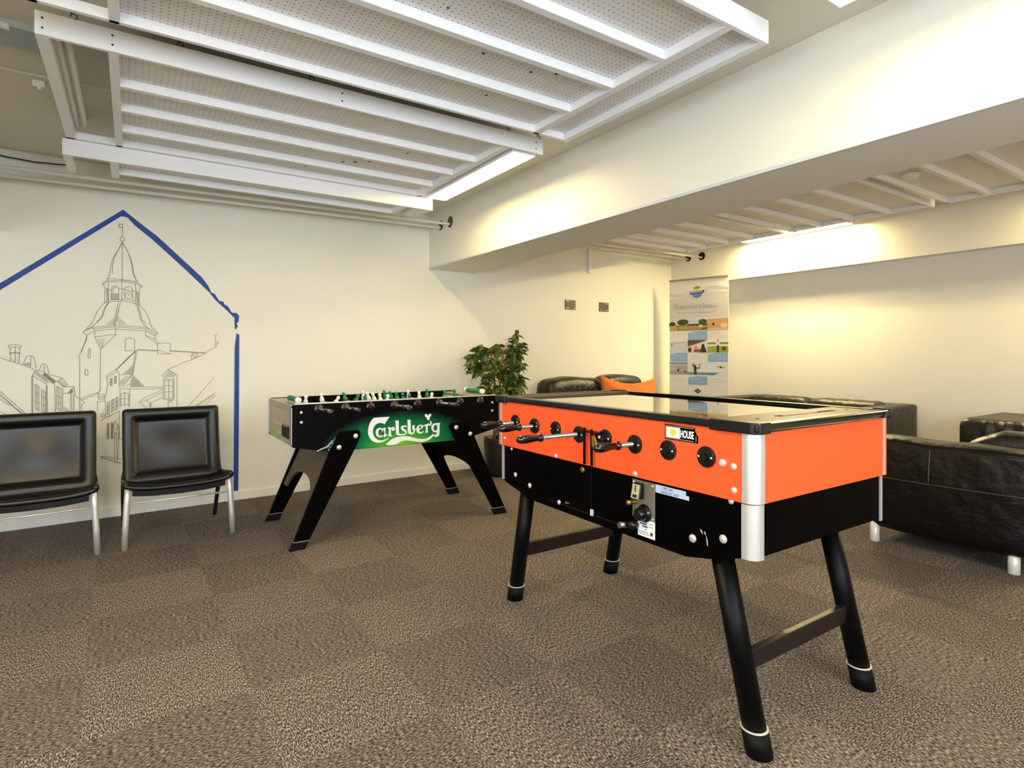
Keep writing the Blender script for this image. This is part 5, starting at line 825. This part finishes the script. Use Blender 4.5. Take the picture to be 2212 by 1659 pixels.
# sofa under the bracket plates
sm_ = thing('leather_sofa', 'dark leather sofa against the far wall under the bracket plates, behind the plant', 'sofa', (4.62, 4.93, 0), A, 'dark leather sofas')
MB().rbox((0, 0, .22), (.82, .42, .11), .04, 8).build('base', leather, sm_)
for sx in (-1, 1): MB().rbox((sx * .80, 0, .40), (.09, .42, .27), .05, 8).build('armrest', leather, sm_)
MB().rbox((0, .32, .52), (.78, .10, .30), .05, 10).build('backrest', leather, sm_)
for x0, x1, dz in ((-.83, .01, 0), (.03, .70, .012)):
    MB().rbox(((x0 + x1) / 2, .22, .80 + dz), ((x1 - x0) / 2, .15, .165), .10, 30, 0, lambda p, x0=x0: (p[0], p[1] - .012 * math.sin(p[0] * 75) * (p[1] < 0) * (p[2] < .05), p[2] + .012 * math.sin(p[0] * 9 + 2) * (p[2] > 0) - .02 * max(0, -p[0] - .3) * 3)).build('back_cushion', leather, sm_)
    MB().rbox(((x0 + x1) / 2, -.08, .385), ((x1 - x0) / 2, .34, .09), .05, 8).build('seat_cushion', leather, sm_)
feet(sm_, [(-.75, -.36), (.75, -.36), (-.75, .36), (.75, .36)], .12)
# orange cushion slumped on that sofa
def cushion(p):
    x, z = p[0] / .36, p[2] / .26
    e = (1 - x * x) * (1 - z * z); th = .02 + .085 * max(0, e) ** .55
    pin = 1 - .10 * (1 - z * z) * abs(x) ** 4 - 0
    sag = .095 * (1 - x * x) * (z > 0) * z
    cr = .012 * math.sin(x * 7 + z * 4) * e
    return (p[0] * pin, (1 if p[1] > 0 else -1) * th + cr - .0, p[2] - sag + .02 * x)
oc = MB().rbox((0, 0, 0), (.36, .02, .26), .012, 22, 0, cushion).build('throw_cushion', fabo, loc=(4.82, 4.82, .725), rot=(-.25, .10, -.35))
tag(oc, 'orange throw cushion leaning on the sofa by the far wall', 'cushion')

# ------------------------------------------------------------------ potted fig
PX, PY = 3.095, 4.93
pl = thing('potted_fig', 'green fig tree with braided stems in a dark round pot between the two football tables', 'potted plant', (PX, PY, 0))
MB().lathe([(.0, .004), (.085, 0), (.10, .02), (.135, .20), (.145, .34), (.142, .385), (.136, .392), (.124, .385), (.122, .34), (0, .34)], (0, 0, 0), UP, 32).build('pot', potm, pl)
MB().lathe([(0, .352), (.08, .35), (.1235, .342)], (0, 0, 0), UP, 24).build('soil', soil, pl)
rnd = random.Random(11)
st = MB()
for k in range(5):
    ph = k * 2 * PI / 5
    st.tube([(.035 * math.cos(ph + z * 5) * (1 + (z - .35) * .8) + .012 * math.sin(z * 13 + k), .035 * math.sin(ph + z * 5) * (1 + (z - .35) * .8), z) for z in [.34 + i * .055 for i in range(18)]], [.011 - .0004 * i for i in range(18)], 7)
tips = []
for k in range(78):
    z = rnd.uniform(.52, 1.27); a = rnd.uniform(0, 2 * PI)
    rad = .33 * (1 - abs((z - 1.05) / .62) ** 2) ** .5 if abs(z - 1.05) < .6 else .12
    rad = max(.14, rad) * rnd.uniform(.65, 1.02)
    p0 = V((.03 * math.cos(a), .03 * math.sin(a), z)); up = rnd.uniform(.02, .2)
    p2 = V((rad * math.cos(a), rad * math.sin(a), z + up - .08 * (rad > .25))); p1 = (p0 + p2) / 2 + V((0, 0, .05))
    pts = [p0.lerp(p1, t).lerp(p1.lerp(p2, t), t) for t in [i / 6 for i in range(7)]]
    st.tube(pts, [.004, .0035, .003, .0028, .0025, .002, .0015], 5); tips.append(pts)
st.build('stems', bark, pl)
lf = MB()
def leaf(p, d, L, w, m):
    d = d.normalized(); side = d.cross(UP); side = side.normalized() if side.length > .1 else V((1, 0, 0))
    tilt = rnd.uniform(-.9, .9); nrm = side.cross(d); side = (side * math.cos(tilt) + nrm * math.sin(tilt)); nrm = side.cross(d).normalized()
    rows = [(0, .05), (.18, .62), (.4, 1), (.62, .86), (.82, .45), (1, .0)]; vs = []
    for t, ww in rows:
        c = p + d * (L * t) + V((0, 0, -L * .28 * t * t))
        vs += [c - side * w * ww + nrm * w * .22 * ww, c, c + side * w * ww + nrm * w * .22 * ww]
    fs = []
    for i in range(len(rows) - 1):
        for j in (0, 1): fs.append((i * 3 + j, i * 3 + j + 1, i * 3 + j + 4, i * 3 + j + 3))
    lf.add(vs, fs, m, True)
for pts in tips:
    for k in range(17):
        t = rnd.uniform(.3, 1); i = min(5, int(t * 6)); p = pts[i].lerp(pts[i + 1], t * 6 - i)
        out = (pts[-1] - pts[0]); out.z *= .3
        d = out.normalized() * .7 + V((rnd.uniform(-1, 1), rnd.uniform(-1, 1), rnd.uniform(-.7, .35)))
        leaf(p, d, rnd.uniform(.07, .11), rnd.uniform(.019, .029), rnd.choice((0, 0, 1)))
lf.build('foliage', [leafm, leafd], pl)

# ------------------------------------------------------------------ camera, daylight, view
cam = bpy.data.cameras.new('camera'); co = bpy.data.objects.new('camera', cam); C.objects.link(co)
co.location = (0, 0, 1.222); co.rotation_euler = (PI / 2, 0, -.585)
cam.sensor_width = 36; cam.lens = 1238 / 2212 * 36; cam.shift_y = (767 - 829.5) / 2212; cam.clip_start = .05
bpy.context.scene.camera = co
w = bpy.data.worlds.new('daylight'); bpy.context.scene.world = w; w.use_nodes = True
bg = w.node_tree.nodes['Background']; bg.inputs[0].default_value = SKYC; bg.inputs[1].default_value = SKY
for i, (a0, a1) in enumerate(wins):
    la = bpy.data.lights.new('window_daylight', 'AREA'); la.shape = 'RECTANGLE'; la.size = a1 - a0; la.size_y = 1.5; la.energy = WINE * (a1 - a0); la.color = WINC
    lo = bpy.data.objects.new('window_daylight', la); C.objects.link(lo); lo.location = ((a0 + a1) / 2, Y0 - .2, 1.6); lo.rotation_euler = (PI / 2, 0, 0)
la = bpy.data.lights.new('window_daylight', 'AREA'); la.shape = 'RECTANGLE'; la.size = 2.8; la.size_y = 1.5; la.energy = WINL; la.color = WINC
lo = bpy.data.objects.new('window_daylight', la); C.objects.link(lo); lo.location = (X0 - .2, .2, 1.6); lo.rotation_euler = (PI / 2, 0, -PI / 2)  # daylight of the added left window, neutral fill for the beam
sc = bpy.context.scene
sc.view_settings.view_transform = 'Standard'; sc.view_settings.look = 'None'; sc.view_settings.gamma = 1; sc.view_settings.use_curve_mapping = False
sc.view_settings.exposure = EXPO
sc.cycles.use_denoising = True; sc.cycles.max_bounces = 8; sc.cycles.diffuse_bounces = 5; sc.cycles.glossy_bounces = 4; sc.cycles.transparent_max_bounces = 8
sc.cycles.sample_clamp_indirect = 6
